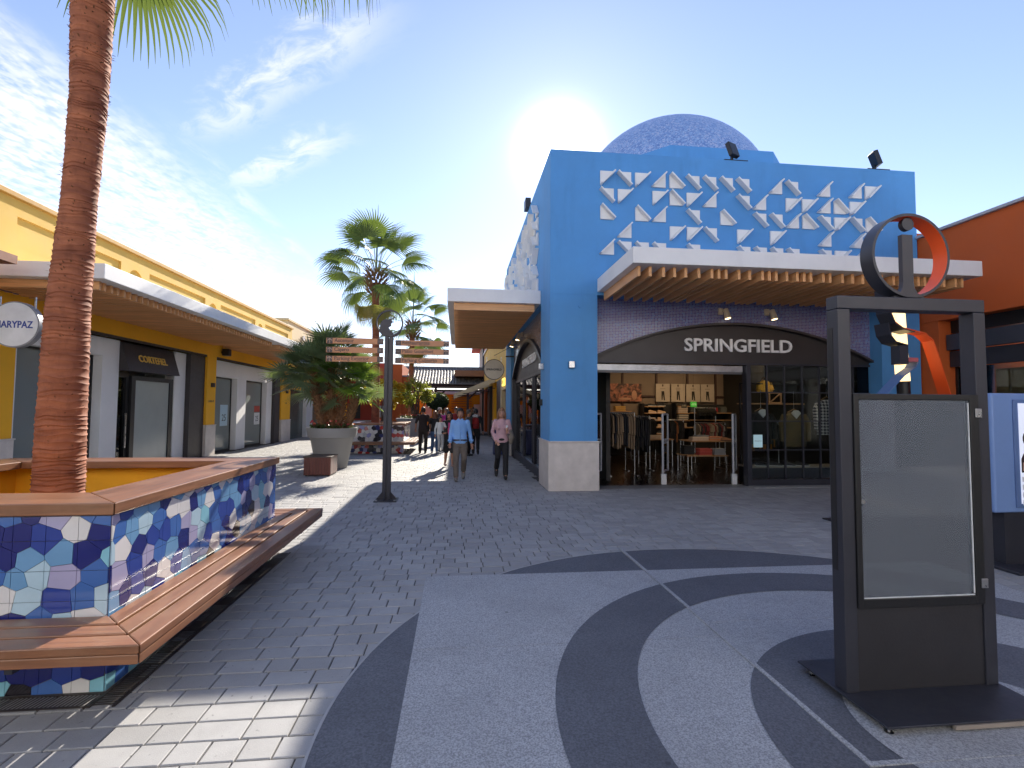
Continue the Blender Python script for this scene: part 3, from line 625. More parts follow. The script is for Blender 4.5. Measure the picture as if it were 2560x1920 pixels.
# parapet skin with recessed panels and small arches
m = MB(); m.box(LX-.05, Y0, 4.3, LX, Y1, 4.70).box(LX-.05, Y0, 5.30, LX, Y1, 5.62); m.build('parapet_band', yellow, lb)
PAN = [(5.0, 8.4), (10.45, 13.45), (14.62, 17.7), (18.8, 21.9), (23.0, 26.0)]
for a, b in zip(PAN, PAN[1:]):
    y0, y1 = a[1], b[0]; c = (y0+y1)/2
    if b[0]-a[1] > .9:
        r = .30; pts = [(c+r*math.cos(math.pi*(1-i/12)), 4.93+r*math.sin(math.pi*(1-i/12))) for i in range(13)]
        m = MB(); m.strip(pts, [(p[0], 5.30) for p in pts], 0, LX-.05, LX).box(LX-.05, y0, 4.70, LX, c-r, 5.30).box(LX-.05, c+r, 4.70, LX, y1, 5.30).box(LX-.05, c-r, 4.70, LX, c+r, 4.93); m.build('parapet_pier', yellow, lb)
    else: bx('parapet_pier', LX-.05, y0, 4.70, LX, y1, 5.30, yellow, lb)
bx('parapet_pier', LX-.05, 26.0, 4.7, LX, Y1, 5.3, yellow, lb)
bx('coping', -13, Y0, 5.622, LX+.07, Y1+.03, 5.72, paint('coping', (.50, .27, .05), .7), lb, .01)
bx('coping_flashing', -13, Y0, 5.722, LX+.04, Y1+.02, 5.745, white, lb)
bx('header', LX-.3, Y0, 3.43, LX, Y1, 4.298, ochre, lb)
bx('header_frame', LX-.25, 10.57, 3.36, LX-.02, 18.0, 3.428, bronze, lb); bx('header_frame', LX-.25, 18.64, 3.36, LX-.02, 25.3, 3.428, bronze, lb)
for y0, y1 in ((9.0, 10.57), (18.0, 18.64), (25.3, 26.6)):
    cl_ = bx('column', LW-.1, y0, 0, LX, y1, 3.428, ochre, lb); bx('column_base', LW-.1, y0-.025, 0, LX+.03, y1+.025, 1.03, stone, cl_, .006); bx('base_ledge', LW-.1, y0-.04, 1.032, LX+.045, y1+.04, 1.06, stone, cl_)
bx('pilaster', LW-.1, 17.05, 0, LX-.06, 17.97, 3.358, bronze, lb); bx('pilaster', LW-.1, 24.62, 0, LX-.06, 25.27, 3.358, bronze, lb)
# white shop surrounds
WX = LW+.08
def whitep(y0, z0, y1, z1): bx('shop_surround', WX-.28, y0, z0, WX, y1, z1, white, lb, .004)
whitep(10.58, 0, 10.85, 3.358); whitep(10.85, 2.92, 13.25, 3.358); whitep(13.25, 0, 13.86, 3.358); whitep(16.42, 0, 17.04, 3.358)
whitep(18.65, 2.78, 24.6, 3.358); whitep(20.86, 0, 21.7, 2.78); whitep(23.95, 0, 24.6, 2.78)
GXL = WX-.24
for y0, y1, zt in ((10.85, 13.25, 2.92), (18.65, 20.86, 2.78), (21.7, 23.95, 2.78)):
    m = MB(); m.box(GXL-.03, y0+.002, zt-.05, GXL+.03, y1-.002, zt-.002).box(GXL-.03, y0+.002, .0, GXL+.03, y1-.002, .07).box(GXL-.03, y1-.05, .07, GXL+.03, y1-.002, zt-.05); wf = m.build('window_frame', black, lb)
    bx('pane', GXL-.004, y0+.005, .071, GXL+.004, y1-.052, zt-.052, glz_veil, wf)
dim = flat((.28, .29, .28), .8); pale = flat((.42, .47, .46), .8)
bx('shop_interior', -12.5, 9, 0, -12.4, 26.5, 3.4, dim, lb); bx('shop_floor', -12.4, 9, -.02, WX-.29, 26.5, .004, flat((.2, .2, .19), .4), lb); bx('shop_ceiling', -12.4, 9, 3.4, LX-.3, 26.5, 3.44, flat((.4, .4, .38), .8), lb)
for y0, y1 in ((18.66, 20.84), (21.72, 23.93), (10.87, 13.2)): bx('pale_fill_sheet', GXL-.036, y0, .1 if y0 > 12 else 1.9, GXL-.032, y1, 2.72, paint('pale_fill', (.60, .64, .62) if y0 < 21 else (.40, .42, .42), .8, 0, .12, 1.2), lb)  # sheets added behind the panes to lighten them, no real blinds
bx('party_wall', -12.4, 18.1, .005, WX-.3, 18.5, 3.39, dim, lb)
# entrance with dark fascia and angled glazed door
m = MB(); m.prism([(WX-.02, 3.34), (WX+.02, 3.34), (WX+.24, 2.60), (WX-.02, 2.60)], 1, 13.87, 16.25); dfa = m.build('door_fascia', bronze, lb)
def tiltm(y, z, yw): return Matrix.Translation((WX+.135, y, z)) @ Matrix.Rotation(R(16.5), 4, 'Y').inverted()
o = text('sign_lettering', 'CORTEFIEL', .27, (0, 0, 0), paint('gold_letters', (.88, .60, .14), .35, .3), dfa, '+x', .012, .003, width=1.30)
o.data.transform(Matrix.Translation((WX+.15, 15.05, 2.95)) @ Matrix.Rotation(-R(16.5), 4, 'Y'))
bx('door_recess', WX-.9, 13.87, 0, WX-.85, 16.42, 3.3, dim, lb)
m = MB(); m.box(WX-.2, 13.88, 0, WX-.08, 14.0, 2.58).box(WX-.2, 14.3, 0, WX-.08, 14.42, 2.58).box(WX-.2, 14.0, 2.44, WX-.08, 14.3, 2.58); m.build('door_frame', black, lb)
bx('pane', WX-.145, 14.0, .02, WX-.139, 14.3, 2.44, glz, lb)
m = MB()
for a, b, c, d in ((14.43, 0, 14.6, 2.5), (16.22, 0, 16.40, 2.5), (14.6, 2.38, 16.22, 2.5), (14.6, 0, 16.22, .12)): m.box(WX-.1, a, b, WX-.02, c, d)
dl = m.build('door_leaf', black, lb); bx('pane', WX-.07, 14.6, .12, WX-.05, 16.22, 2.38, paint('frosted_pane', (.40, .44, .42), .18, 0, .05, 2), dl)
bx('door_handle', WX+.0, 14.15, .6, WX+.03, 14.19, 1.5, steel, lb); 
# posters and banner behind the glass
ink = flat((.05, .05, .06), .7); bluep = paint('poster_blue', (.45, .62, .72), .5, 0, .04)
def poster(y0, y1, z0, z1, mat, lines, label):
    x = GXL+.0115
    t = thing('poster', label, 'poster', (x, (y0+y1)/2, z0), 'shop window posters'); bx('sheet', x-.004, y0, z0, x, y1, z1, mat, t)
    for s, sz, z in lines: text('lettering', s, sz, (x+.003, (y0+y1)/2, z), ink, t, '+x', .0005)
poster(12.78, 13.16, .62, 1.85, bluep, (('SE', .12, 1.7), ('VALGO', .13, 1.56), ('25%', .26, 1.15), ('COLECCIÓN', .06, .75)), 'pale blue discount poster behind the palm in the first shop window')
poster(20.0, 20.62, .95, 1.75, bluep, (('25', .36, 1.25),), 'pale blue 25 poster in the middle shop window'); poster(23.2, 23.8, .9, 1.42, flat((.7, .72, .72), .5), (('25', .34, 1.15),), 'white 25 poster in the far shop window')
poster(23.2, 23.8, 1.45, 1.72, flat((.45, .06, .03), .5), (), 'small red notice above the white poster in the far shop window')
t = thing('window_banner', 'pale draped fabric banner with lettering inside the first shop window', 'banner', (WX-.6, 11.9, 0))
m = MB(); n = 40; vs = []
for i in range(n+1):
    for j in range(9):
        u = i/n; v = j/8; y = 10.9+u*2.3; zt = 1.95-.9*(u-.35)**2; vs.append((WX-.33+.04*math.sin(u*19+v*2.2)*(.4+v), y, .05+(zt-.05)*(1-v)))
m.add(vs, [(i*9+j, i*9+j+1, (i+1)*9+j+1, (i+1)*9+j) for i in range(n) for j in range(8)]); m.build('cloth', paint('banner_cloth', (.48, .56, .53), .9), t, smooth=True)
text('lettering', 'CORTEFIEL', .22, (WX-.268, 12.0, 1.62), ink, t, '+x', .001, width=2.0)
# canopy
cn = bx('canopy', LX+.002, 9.5, 3.93, -6.2, 25.6, 4.2, white, lb, .008)
bx('canopy_board', LX+.05, 9.72, 3.78, -6.42, 9.77, 3.928, slatx, cn); rg = random.Random(5)
y = 9.85
while y < 25.4:
    if not 18.3 < y < 18.9: bx('canopy_slat', LX+.03, y, 3.785, -6.42, y+.05, 3.928, slatx, cn)
    y += rg.choice((.15, .17, .19))
m = MB(); m.box(LX+.002, 4, 4.0, -7.2, 9.0, 4.14); m.build('roof_edge', paint('clay_tiles', (.30, .13, .08), .7, 0, .2, 6), lb)
bx('fascia', -13, Y0, 0, -12.6, Y1, 5.6, yellow, lb)
walllamp(LX, 18.33, 2.42, '+x', 'dark square wall light on the yellow column between the shops'); walllamp(LX, 25.95, 2.42, '+x', 'dark square wall light on the far yellow column')
text('shop_number', 'L-018-19', .11, (LX+.004, 18.32, 1.86), ink, lb, '+x', .002); text('shop_number', 'L-20', .11, (LX+.004, 25.95, 1.86), ink, lb, '+x', .002)
def speaker(y, label):
    t = thing('speaker_box', label, 'speaker', (LX, y, 3.5), 'black speaker boxes under the canopy'); bx('box', LX+.06, y-.12, 3.5, LX+.28, y+.12, 3.74, black, t, .01); bx('bracket', LX, y-.03, 3.58, LX+.06, y+.03, 3.66, black, t); bx('grille', LX+.281, y-.1, 3.52, LX+.286, y+.1, 3.72, dark, t)
speaker(19.0, 'black speaker box on the header above the middle shop window'); speaker(24.9, 'black speaker box on the header by the far yellow column')
# cream block behind
cb = thing('cream_building', 'tall plain cream building rising behind the yellow shop row', 'building', (-11.2, 38, 0)); bx('wall', -11.7, 33, 0, -10.7, 44, 7.15, cream, cb); bx('coping', -11.8, 32.9, 7.15, -10.62, 44.1, 7.28, cream, cb); bx('vent', -10.698, 36, 6.3, -10.6, 36.3, 6.6, white, cb)
# round hanging signs
def round_sign(x, y, z, r, xw, word, size, tm, bm_, label, side):
    t = thing('hanging_sign', label, 'sign', (x, y, z), 'round hanging shop signs'); n = 48
    MB().prism([(x+r*math.cos(2*math.pi*i/n), z+r*math.sin(2*math.pi*i/n)) for i in range(n)], 1, y-.05, y+.05).build('rim', flat((.25, .25, .27), .4, .3) if bm_ is None else bm_, t, smooth=40)
    MB().prism([(x+(r-.02)*math.cos(2*math.pi*i/n), z+(r-.02)*math.sin(2*math.pi*i/n)) for i in range(n)], 1, y-.058, y-.051).build('face', tm, t)
    a, b = sorted((xw, x+(-side)*(r+.05))); bx('arm', a, y-.02, z+r+.08, b, y+.02, z+r+.13, dark, t)
    for dx in (-.7, .7): bx('hanger', x+dx*r-.01, y-.01, z+r*.70, x+dx*r+.01, y+.01, z+r+.08, steel, t)
    MB().tube([(xw, y, z+r+.5), (x, y, z+r+.12)], .008, 6).build('stay', dark, t)
    text('lettering', word, size, (x, y-.06, z-size*.05), flat((.03, .06, .30), .5) if side > 0 else ink, t, '-y', .002, .003, width=1.5*r)
round_sign(-6.84, 8.6, 2.945, .36, -8.38, 'MARYPAZ', .15, flat((.75, .75, .76), .35), None, 'round white hanging sign with blue lettering at the left edge', -1 if False else 1)
round_sign(1.22, 16.9, 2.99, .345, 1.9, 'SPRINGFIELD', .09, flat((.60, .55, .47), .4), dark, 'round beige hanging sign with dark lettering under the side canopy', -1)
# ================================================================== palms
def fan_leaf(seed, nseg=34, rad=.95, pet=1.1, droop=.5, spread=250, wd=.055, tipdroop=.6, mat=None, hang=0.):
    """fan leaf: base at the origin, stalk along +x, blade of folded segments whose tips hang down"""
    rg = random.Random(seed); m = MB()
    pp = []; 
    for i in range(7):
        s = i/6; pp.append(Vector((pet*s, 0, -droop*pet*.45*s*s)))
    m.tube(pp, [.02, .017, .015, .014, .012, .011, .009], 5, 0, .6)
    o = pp[-1]; d0 = (pp[-1]-pp[-2]).normalized(); side = Vector((0, 1, 0)); nrm = d0.cross(side)*-1
    for k in range(nseg):
        a = R(spread)*((k+.5)/nseg-.5); L_ = rad*(.72+.28*math.cos(a*.55))*rg.uniform(.9, 1.06)
        dr = d0*math.cos(a)+side*math.sin(a); dr = (dr+nrm*.10*math.cos(a*2)).normalized(); sd = (-d0*math.sin(a)+side*math.cos(a)).normalized()
        w = max(wd*.6, L_*math.sin(R(spread)/nseg/2)*1.12); pts = []; cur = o.copy(); dd = dr.copy(); ns = 7
        for i in range(ns+1):
            s = i/ns; ww = w*(s/.5 if s < .5 else max(.05, (1-s)/.5*.75+.06))*(1 if s < .5 else 1)
            pts.append((cur.copy(), ww*.5))
            g = tipdroop*(.12+2.6*max(0, s-.45)**1.2*rg.uniform(.6, 1.5))+hang*s
            dd = (dd+Vector((0, 0, -1))*g*.55).normalized(); cur = cur+dd*L_/ns
        vs = []; fs = []
        for i, (p, h) in enumerate(pts):
            ridge = p+nrm*h*.35
            vs += [p-sd*h, ridge, p+sd*h]
            if i: b = 3*i; fs += [(b-3, b-2, b+1, b), (b-2, b-1, b+2, b+1)]
        m.add(vs, fs, 1)
    me = m.mesh('frond'); me.materials.append(flat((.16, .17, .05), .6)); me.materials.append(mat); me.polygons.foreach_set('material_index', m.m); me.polygons.foreach_set('use_smooth', [True]*len(me.polygons)); return me
LEAF = [fan_leaf(s, 36, 1.0, 1.15, d, 230, .05, td, palmg) for s, d, td in ((1, .25, 1.0), (2, .5, 1.5), (3, .8, 1.9), (4, .4, 1.7))]
LEAFY = [fan_leaf(s, 30, .9, 1.0, .9, 200, .05, 1.0, palmy, .15) for s in (11, 12)]
def trunk_mesh(path, rings=70, seed=0):
    rg = random.Random(seed); m = MB(); n = 32; vs = []; tot = len(path)-1; cuts = [0]
    for i in range(rings): cuts.append(cuts[-1]+rg.uniform(.5, 1.6))
    lv = []
    for i in range(rings): a, b = cuts[i], cuts[i+1]; lv += [((a+(b-a)*q)/cuts[-1], k, i) for q, k in ((.02, 0), (.55, 1), (.93, 2))]
    for s_, ph, ri in lv:
        s_ *= tot; k = min(int(s_), tot-1); f = s_-k; a, b = path[k], path[k+1]; x, y, z, r = (a[j]+(b[j]-a[j])*f for j in range(4))
        for j in range(n):
            w = 2*math.pi*j/n; cw, sw_ = math.cos(w), math.sin(w); q = mnoise.noise(Vector((cw*1.4, sw_*1.4, z*2.2+seed)))*.035; am = .35+1.1*abs(mnoise.noise(Vector((cw*1.6+ri*3.1, sw_*1.6, seed))))
            rr = r*(1+q)*((.985, .972, 1+.034*am)[ph]); zz = z+mnoise.noise(Vector((cw*1.2, sw_*1.2, ri*.35+seed)))*.028
            vs.append((x+rr*cw, y+rr*sw_, zz))
    k = len(lv)
    m.add(vs, [(i*n+j, i*n+(j+1) % n, (i+1)*n+(j+1) % n, (i+1)*n+j) for i in range(k-1) for j in range(n)]+[tuple(range(n))[::-1], tuple(range((k-1)*n, k*n))])
    return m
def place_leaf(me, parent, base, az, el, sc, rollv=0):
    o = link('frond', me, parent); M = Matrix.Rotation(az, 4, 'Z') @ Matrix.Rotation(-el, 4, 'Y') @ Matrix.Rotation(rollv, 4, 'X'); o.location = base; o.rotation_euler = M.to_euler(); o.scale = (sc, sc, sc); return o
def palm(label, path, top, nleaf, sc, seed, rings, dry=3, crown_only=None):
    t = thing('palm_tree', label, 'palm', (path[0][0], path[0][1], path[0][2]), 'tall fan palms'); rg = random.Random(seed)
    trunk_mesh(path, rings, seed).build('trunk', trunkm, t, smooth=32)
    r = path[-1][3]
    m = MB()   # boot-like old leaf bases
    for i in range(70):
        a = i*2.4; z = -.75*sc+i/70*.85*sc; rr = r*(1.05+.35*math.sin(math.pi*i/70)); d = Vector((math.cos(a), math.sin(a), 1.1)).normalized(); c = Vector((top[0]+rr*math.cos(a), top[1]+rr*math.sin(a), top[2]+z)); m.tube([c, c+d*.14*sc, c+d*.26*sc+Vector((math.cos(a)*.04, math.sin(a)*.04, 0))], [.05*sc, .045*sc, .012], 5, 0, .5)
    m.build('leaf_bases', trunkf, t)
    for i in range(nleaf):
        f = i/nleaf; az = i*2.39996+rg.uniform(-.25, .25); el = R(80-98*f+rg.uniform(-8, 8)); b = (top[0]+.08*math.cos(az), top[1]+.08*math.sin(az), top[2]+.1*sc-.25*f*sc)
        place_leaf(LEAF[0 if el > .9 else rg.choice((1, 3)) if el > 0 else 2], t, b, az, el, sc*rg.uniform(.9, 1.1), rg.uniform(-.4, .4))
    for i in range(dry): az = rg.uniform(0, 6.28); place_leaf(LEAFY[i % 2], t, (top[0], top[1], top[2]-.3*sc), (-.7, 2.9, -2.2, 1.)[i % 4], R(-42+rg.uniform(-8, 8)), sc*.95)
    MB().tube([(top[0], top[1], top[2]), (top[0]+.02, top[1], top[2]+1.6*sc), (top[0]+.03, top[1], top[2]+2.5*sc)], [.03, .035, .004], 6).build('spear_leaf', palmg, t)
    return t
# foreground palm
fp = thing('palm_tree', 'foreground palm trunk with ringed red bark in the blue tiled planter', 'palm', (-3.36, 4.72, .62), 'tall fan palms')
trunk_mesh([(-3.36, 4.72, .6, .185), (-3.365, 4.72, 1.3, .175), (-3.36, 4.72, 2.45, .158), (-3.31, 4.72, 3.5, .127), (-3.27, 4.72, 4.4, .135), (-3.28, 4.72, 5.4, .155), (-3.30, 4.72, 7.7, .15)], 150, 4).build('trunk', trunkm, fp, smooth=30)
rg = random.Random(17); m = MB()
for i in range(700):
    z = rg.uniform(.8, 5.8); a = rg.uniform(0, 6.28); FP = [(-3.36, .6, .185), (-3.365, 1.3, .175), (-3.36, 2.45, .158), (-3.31, 3.5, .127), (-3.27, 4.4, .135), (-3.28, 5.4, .155), (-3.30, 7.7, .15)]
    p_, q_ = next((u, v) for u, v in zip(FP, FP[1:]) if u[1] <= z <= v[1]); f = (z-p_[1])/(q_[1]-p_[1]); cx = p_[0]+(q_[0]-p_[0])*f; r = p_[2]+(q_[2]-p_[2])*f
    c = Vector((cx+r*.97*math.cos(a), 4.72+r*.97*math.sin(a), z)); leafquad(m, c, Vector((math.cos(a), math.sin(a), rg.uniform(-.2, .7))), Vector((0, 0, 1)), rg.uniform(.015, .04), .012)
m.build('bark_fibres', trunkf, fp)['kind'] = 'stuff'
bigl = [fan_leaf(s, 50, 1.3, 1.5, .55, 250, .05, 1.5, palmg) for s in (21, 22)]
for az, el, sc in ((R(-10), R(-16), 1.0), (R(8), R(-12), 1.05), (R(-30), R(-22), 1.0), (R(-3), R(-8), 1.2), (R(60), R(20), 1), (R(110), R(-5), 1), (R(170), R(10), 1), (R(215), R(0), 1), (R(260), R(25), 1), (R(20), R(50), 1), (R(140), R(60), 1), (R(-80), R(45), 1), (R(200), R(50), 1)):
    place_leaf(bigl[0 if sc == 1 else 1], fp, (-3.30, 4.72, 7.62), az, el, sc)
palm('tall fan palm rising behind the direction signpost', [(-3.18, 20.3, .6, .17), (-3.18, 20.3, 2.2, .145), (-3.22, 20.3, 4.2, .14), (-3.26, 20.3, 6.0, .14), (-3.26, 20.3, 6.6, .23)], (-3.26, 20.3, 7.0), 25, 1.12, 3, 80, 3)
palm('farther fan palm seen right of the signpost disc', [(-2.48, 27.5, .5, .15), (-2.48, 27.5, 3, .13), (-2.44, 27.5, 5.4, .14), (-2.42, 27.5, 5.9, .2)], (-2.42, 27.5, 6.2), 20, 1.15, 8, 60, 4)
# ================================================================== fan palm clump in the grey pot
pt = thing('plant_pot', 'big tapered grey pot holding the bushy palm clump', 'plant pot', (-3.42, 14.6, 0), 'grey plant pots')
MB().lathe([(.40, 0), (.415, .02), (.575, .84), (.585, .85), (.635, .86), (.68, 1.10), (.675, 1.12), (.63, 1.12), (.61, 1.04), (.02, 1.04)], (-3.46, 14.6, 0), 56).build('pot', grey, pt, smooth=35)
MB().lathe([(.02, 1.0), (.60, 1.0), (.60, 1.06), (.02, 1.09)], (-3.46, 14.6, 0), 24).build('soil', soil, pt)
ch = thing('palm_clump', 'bushy multi-stemmed fan palm growing in the big grey pot', 'palm', (-3.42, 14.6, 1.06)); CL = [fan_leaf(s, 22, .52, .55, .35, 230, .03, .12, chamg) for s in (31, 32, 33)]; CLL = [fan_leaf(s, 22, .5, .5, .35, 230, .03, .12, chaml) for s in (34, 35)]
rg = random.Random(40)
for (bx0, by0, tx, ty, tz, r0, nl, sc, fresh) in ((-3.45, 14.5, -3.5, 14.5, 2.95, .135, 36, 1.2, 0), (-3.66, 14.4, -3.95, 14.25, 2.6, .11, 28, 1.15, 0), (-3.25, 14.4, -3.05, 14.25, 2.5, .11, 28, 1.05, 1), (-3.05, 14.5, -2.72, 14.15, 2.1, .10, 14, .95, 1), (-3.6, 14.9, -4.05, 15.2, 2.4, .12, 16, 1.1, 0)):
    m = MB(); k = 90; A = Vector((bx0, by0, 1.05)); B = Vector((tx, ty, tz))
    m.tube([A, A.lerp(B, .5)+Vector((0, 0, .05)), B], [r0*.75, r0*.85, r0*.7], 10)
    for i in range(k):
        s = i/k; c = A.lerp(B, s); a = i*2.4; d = Vector((math.cos(a), math.sin(a), .9)); rr = r0*(.8+.3*math.sin(math.pi*s)); leafquad(m, c+Vector((math.cos(a)*rr*.75, math.sin(a)*rr*.75, 0)), d, Vector((-math.sin(a)*.2, math.cos(a)*.2, 1)).cross(d), .10, .05)
        m.tube([c+Vector((math.cos(a)*rr*.6, math.sin(a)*rr*.6, -.02)), c+Vector((math.cos(a)*rr*1.12, math.sin(a)*rr*1.12, .07))], [.026, .010], 5)
    m.build('stem', trunkf, ch)
    for i in range(nl):
        f = i/nl; az = i*2.39996+rg.uniform(-.4, .4); el = R(82-100*f+rg.uniform(-12, 12)); me = rg.choice(CLL) if (fresh and rg.random() < .65) else rg.choice(CL)
        place_leaf(me, ch, (tx, ty, tz+.05-.2*f), az, el, sc*rg.uniform(.8, 1.15), rg.uniform(-.6, .6))
def flowers(cx, cy, z, r, label, seed, nf=26):
    rg = random.Random(seed); t = thing('bedding_flowers', label, 'flowers', (cx, cy, z), 'red and pink bedding flowers'); m = MB(); g = MB()
    for i in range(nf*14):
        a = rg.uniform(0, 6.28); q = r*math.sqrt(rg.uniform(.3, 1)); p = Vector((cx+q*math.cos(a), cy+q*math.sin(a), z+rg.uniform(0, .1))); leafquad(g, p, Vector((rg.uniform(-1, 1), rg.uniform(-1, 1), rg.uniform(.1, .9))), Vector((0, 0, 1)), .09, .06)
    for i in range(nf):
        a = rg.uniform(0, 6.28); q = r*rg.uniform(.7, 1.02); p = Vector((cx+q*math.cos(a), cy+q*math.sin(a), z+rg.uniform(.1, .22)))
        for k in range(7): leafquad(m, p, Vector((rg.uniform(-1, 1), rg.uniform(-1, 1), rg.uniform(-.2, 1))), Vector((rg.uniform(-1, 1), rg.uniform(-1, 1), 1)), .05, .04)
    m.build('petals', pinkfl, t)['kind'] = 'stuff'; g.build('leaves', green, t)['kind'] = 'stuff'
flowers(-3.46, 14.6, 1.08, .58, 'red and white flowers round the rim of the big grey pot', 1)
# timber box beside the pot
bt = thing('timber_box', 'reddish brown slatted timber box seat beside the grey pot', 'box', (-3.4, 13.2, 0))
bx('lid', -3.72, 12.83, .455, -3.06, 13.58, .48, flat((.07, .05, .045), .5), bt, .004); bx('core', -3.68, 12.88, .03, -3.09, 13.54, .455, black, bt)
for i in range(9): bx('slat', -3.70+i*.0715, 12.845, .03, -3.70+i*.0715+.066, 12.88, .453, cherry, bt)
for i in range(8): bx('slat', -3.09, 12.85+i*.09, .03, -3.07, 12.85+i*.09+.08, .453, cherry, bt)
for x in (-3.68, -3.14):
    for y in (12.9, 13.5): bx('foot', x, y, 0, x+.05, y+.05, .03, black, bt)
# ================================================================== direction signpost
sx, sy = -1.265, 9.49
sp = thing('signpost', 'dark steel direction signpost with ring emblem standing on the pavers', 'signpost', (sx, sy, 0))
bx('base_plate', sx-.2, sy-.2, 0, sx+.2, sy+.2, .02, dark, sp, .003)
for dx in (-.16, .16):
    for dy in (-.16, .16): MB().lathe([(.014, .02), (.014, .035), (.001, .037)], (sx+dx, sy+dy, 0), 6).build('bolt', steel, sp)
for s in (-1, 1):
    m = MB(); a, b = sorted((sx+s*.012, sx+s*.072)); m.box(a, sy-.055, .02, b, sy-.047, 3.0).box(a, sy+.047, .02, b, sy+.055, 3.0); w0, w1 = sorted((sx+s*.012, sx+s*.02)); m.box(w0, sy-.047, .02, w1, sy+.047, 3.0); m.build('channel', dark, sp)
bx('core', sx-.011, sy-.03, .02, sx+.011, sy+.03, 2.98, flat((.05, .05, .06), .5), sp)
for s in (-1, 1):
    MB().prism([(sx+s*.073, .02), (sx+s*.19, .02), (sx+s*.073, .16)], 1, sy-.006, sy+.006).build('gusset', dark, sp)
    MB().prism([(sy+s*.056, .02), (sy+s*.18, .02), (sy+s*.056, .16)], 0, sx-.03, sx-.018).build('gusset', dark, sp)
n = 48; rc = (sx+.005, 3.26)
ring = MB()
for i in range(n):
    t0, t1 = 2*math.pi*i/n, 2*math.pi*(i+1)/n; ring.prism([(rc[0]+r*math.cos(t), rc[1]+r*math.sin(t)) for r, t in ((.222, t0), (.247, t0), (.247, t1), (.222, t1))], 1, sy-.025, sy+.025)
ring.build('ring', dark, sp)
# stylised bull plate inside the ring
def rb(x, y): return (sx+(x-1133)*.1718*9.49/1260, 3.26-(y-400)*.1718*9.49/1260)
bull = [(1000, 470), (1003, 420), (1020, 380), (1050, 352), (1085, 345), (1115, 348), (1150, 338), (1185, 325), (1205, 300), (1218, 278), (1212, 318), (1180, 340), (1160, 352), (1172, 372), (1195, 385), (1170, 392), (1158, 410), (1160, 440), (1140, 452), (1122, 465), (1148, 500), (1190, 545), (1200, 575), (1270, 530), (1300, 500), (1312, 470), (1290, 545), (1240, 585), (1190, 604), (1133, 608), (1075, 598), (1020, 565), (985, 520)]
MB().prism([rb(*p) for p in bull], 1, sy-.008, sy+.008).build('emblem', dark, sp)
dk = flat((.11, .085, .08), .6); arw = flat((.50, .36, .27), .6)
SG = [('Ascensor', -1, 2.911, .35), ('Cajero', -1, 2.745, .26), ('Parking Exterior', -1, 2.58, .62), ('Restaurantes', 1, 2.893, .50), ('Patio Gourmet', 1, 2.735, .57), ('Parking Cubierto', 1, 2.568, .64)]
SUBT = ['ELEVATOR', 'ATM', 'OUTDOOR PARKING', 'RESTAURANTS', '', 'INDOOR PARKING']
for (w, s, z, tw_), st in zip(SG, SUBT):
    a, b = (sx-1.125, sx-.105) if s < 0 else (sx+.115, sx+1.105); bd = bx('sign_blade', a, sy-.014, z-.052, b, sy+.014, z+.052, blade, sp, .002)
    ia, ib = (b-.105, b-.003) if s < 0 else (a+.003, a+.105); bx('icon_square', ia, sy-.0165, z-.05, ib, sy-.0141, z+.05, dk, bd)
    aa, ab = (a+.012, a+.112) if s < 0 else (b-.104, b-.012); bx('arrow_square', aa, sy-.0165, z-.05, ab, sy-.0141, z+.05, dk, bd); c = (aa+ab)/2
    m = MB(); m.box(c-.004, sy-.019, z-.045, c+.004, sy-.0168, z+.03); m.prism([(c, z+.045), (c, z+.03), (c-.042, z-.005), (c-.042, z+.01)], 1, sy-.019, sy-.0168).prism([(c, z+.045), (c+.042, z+.01), (c+.042, z-.005), (c, z+.03)], 1, sy-.0191, sy-.0169); m.build('arrow', arw, bd)
    m = MB(); c2 = (ia+ib)/2
    if w == 'Ascensor':
        for d in (-.025, 0, .025): m.box(c2+d-.006, sy-.019, z-.02, c2+d+.006, sy-.0168, z+.02)
    elif 'Parking' in w: m.box(c2-.015, sy-.019, z-.03, c2-.007, sy-.0168, z+.03).box(c2-.007, sy-.019, z+.022, c2+.02, sy-.0168, z+.03).box(c2-.007, sy-.019, z-.005, c2+.02, sy-.0168, z+.003).box(c2+.02, sy-.019, z-.003, c2+.027, sy-.0168, z+.028)
    elif w == 'Cajero': m.prism([(c2+.025*math.cos(i*.63), z+.025*math.sin(i*.63)) for i in range(10)], 1, sy-.019, sy-.0168)
    else: m.box(c2-.025, sy-.019, z-.005, c2+.025, sy-.0168, z+.007)
    m.build('icon', flat((.22, .18, .17), .6), bd)
    x0 = a+.145 if s < 0 else a+.125
    text('lettering', w, .098, (x0+tw_/2, sy-.0165, z+.006), dk, bd, '-y', .0008, .0012, width=tw_)
    if st: text('lettering', st, .022, (x0+tw_*.8, sy-.0165, z-.04), dk, bd, '-y', .0006)
    for zz in (z-.025, z+.025):
        p, q = (b, sx-.06) if s < 0 else (sx+.06, a); bx('fixing_rod', p, sy-.005, zz-.004, q, sy+.005, zz+.004, steel, sp)
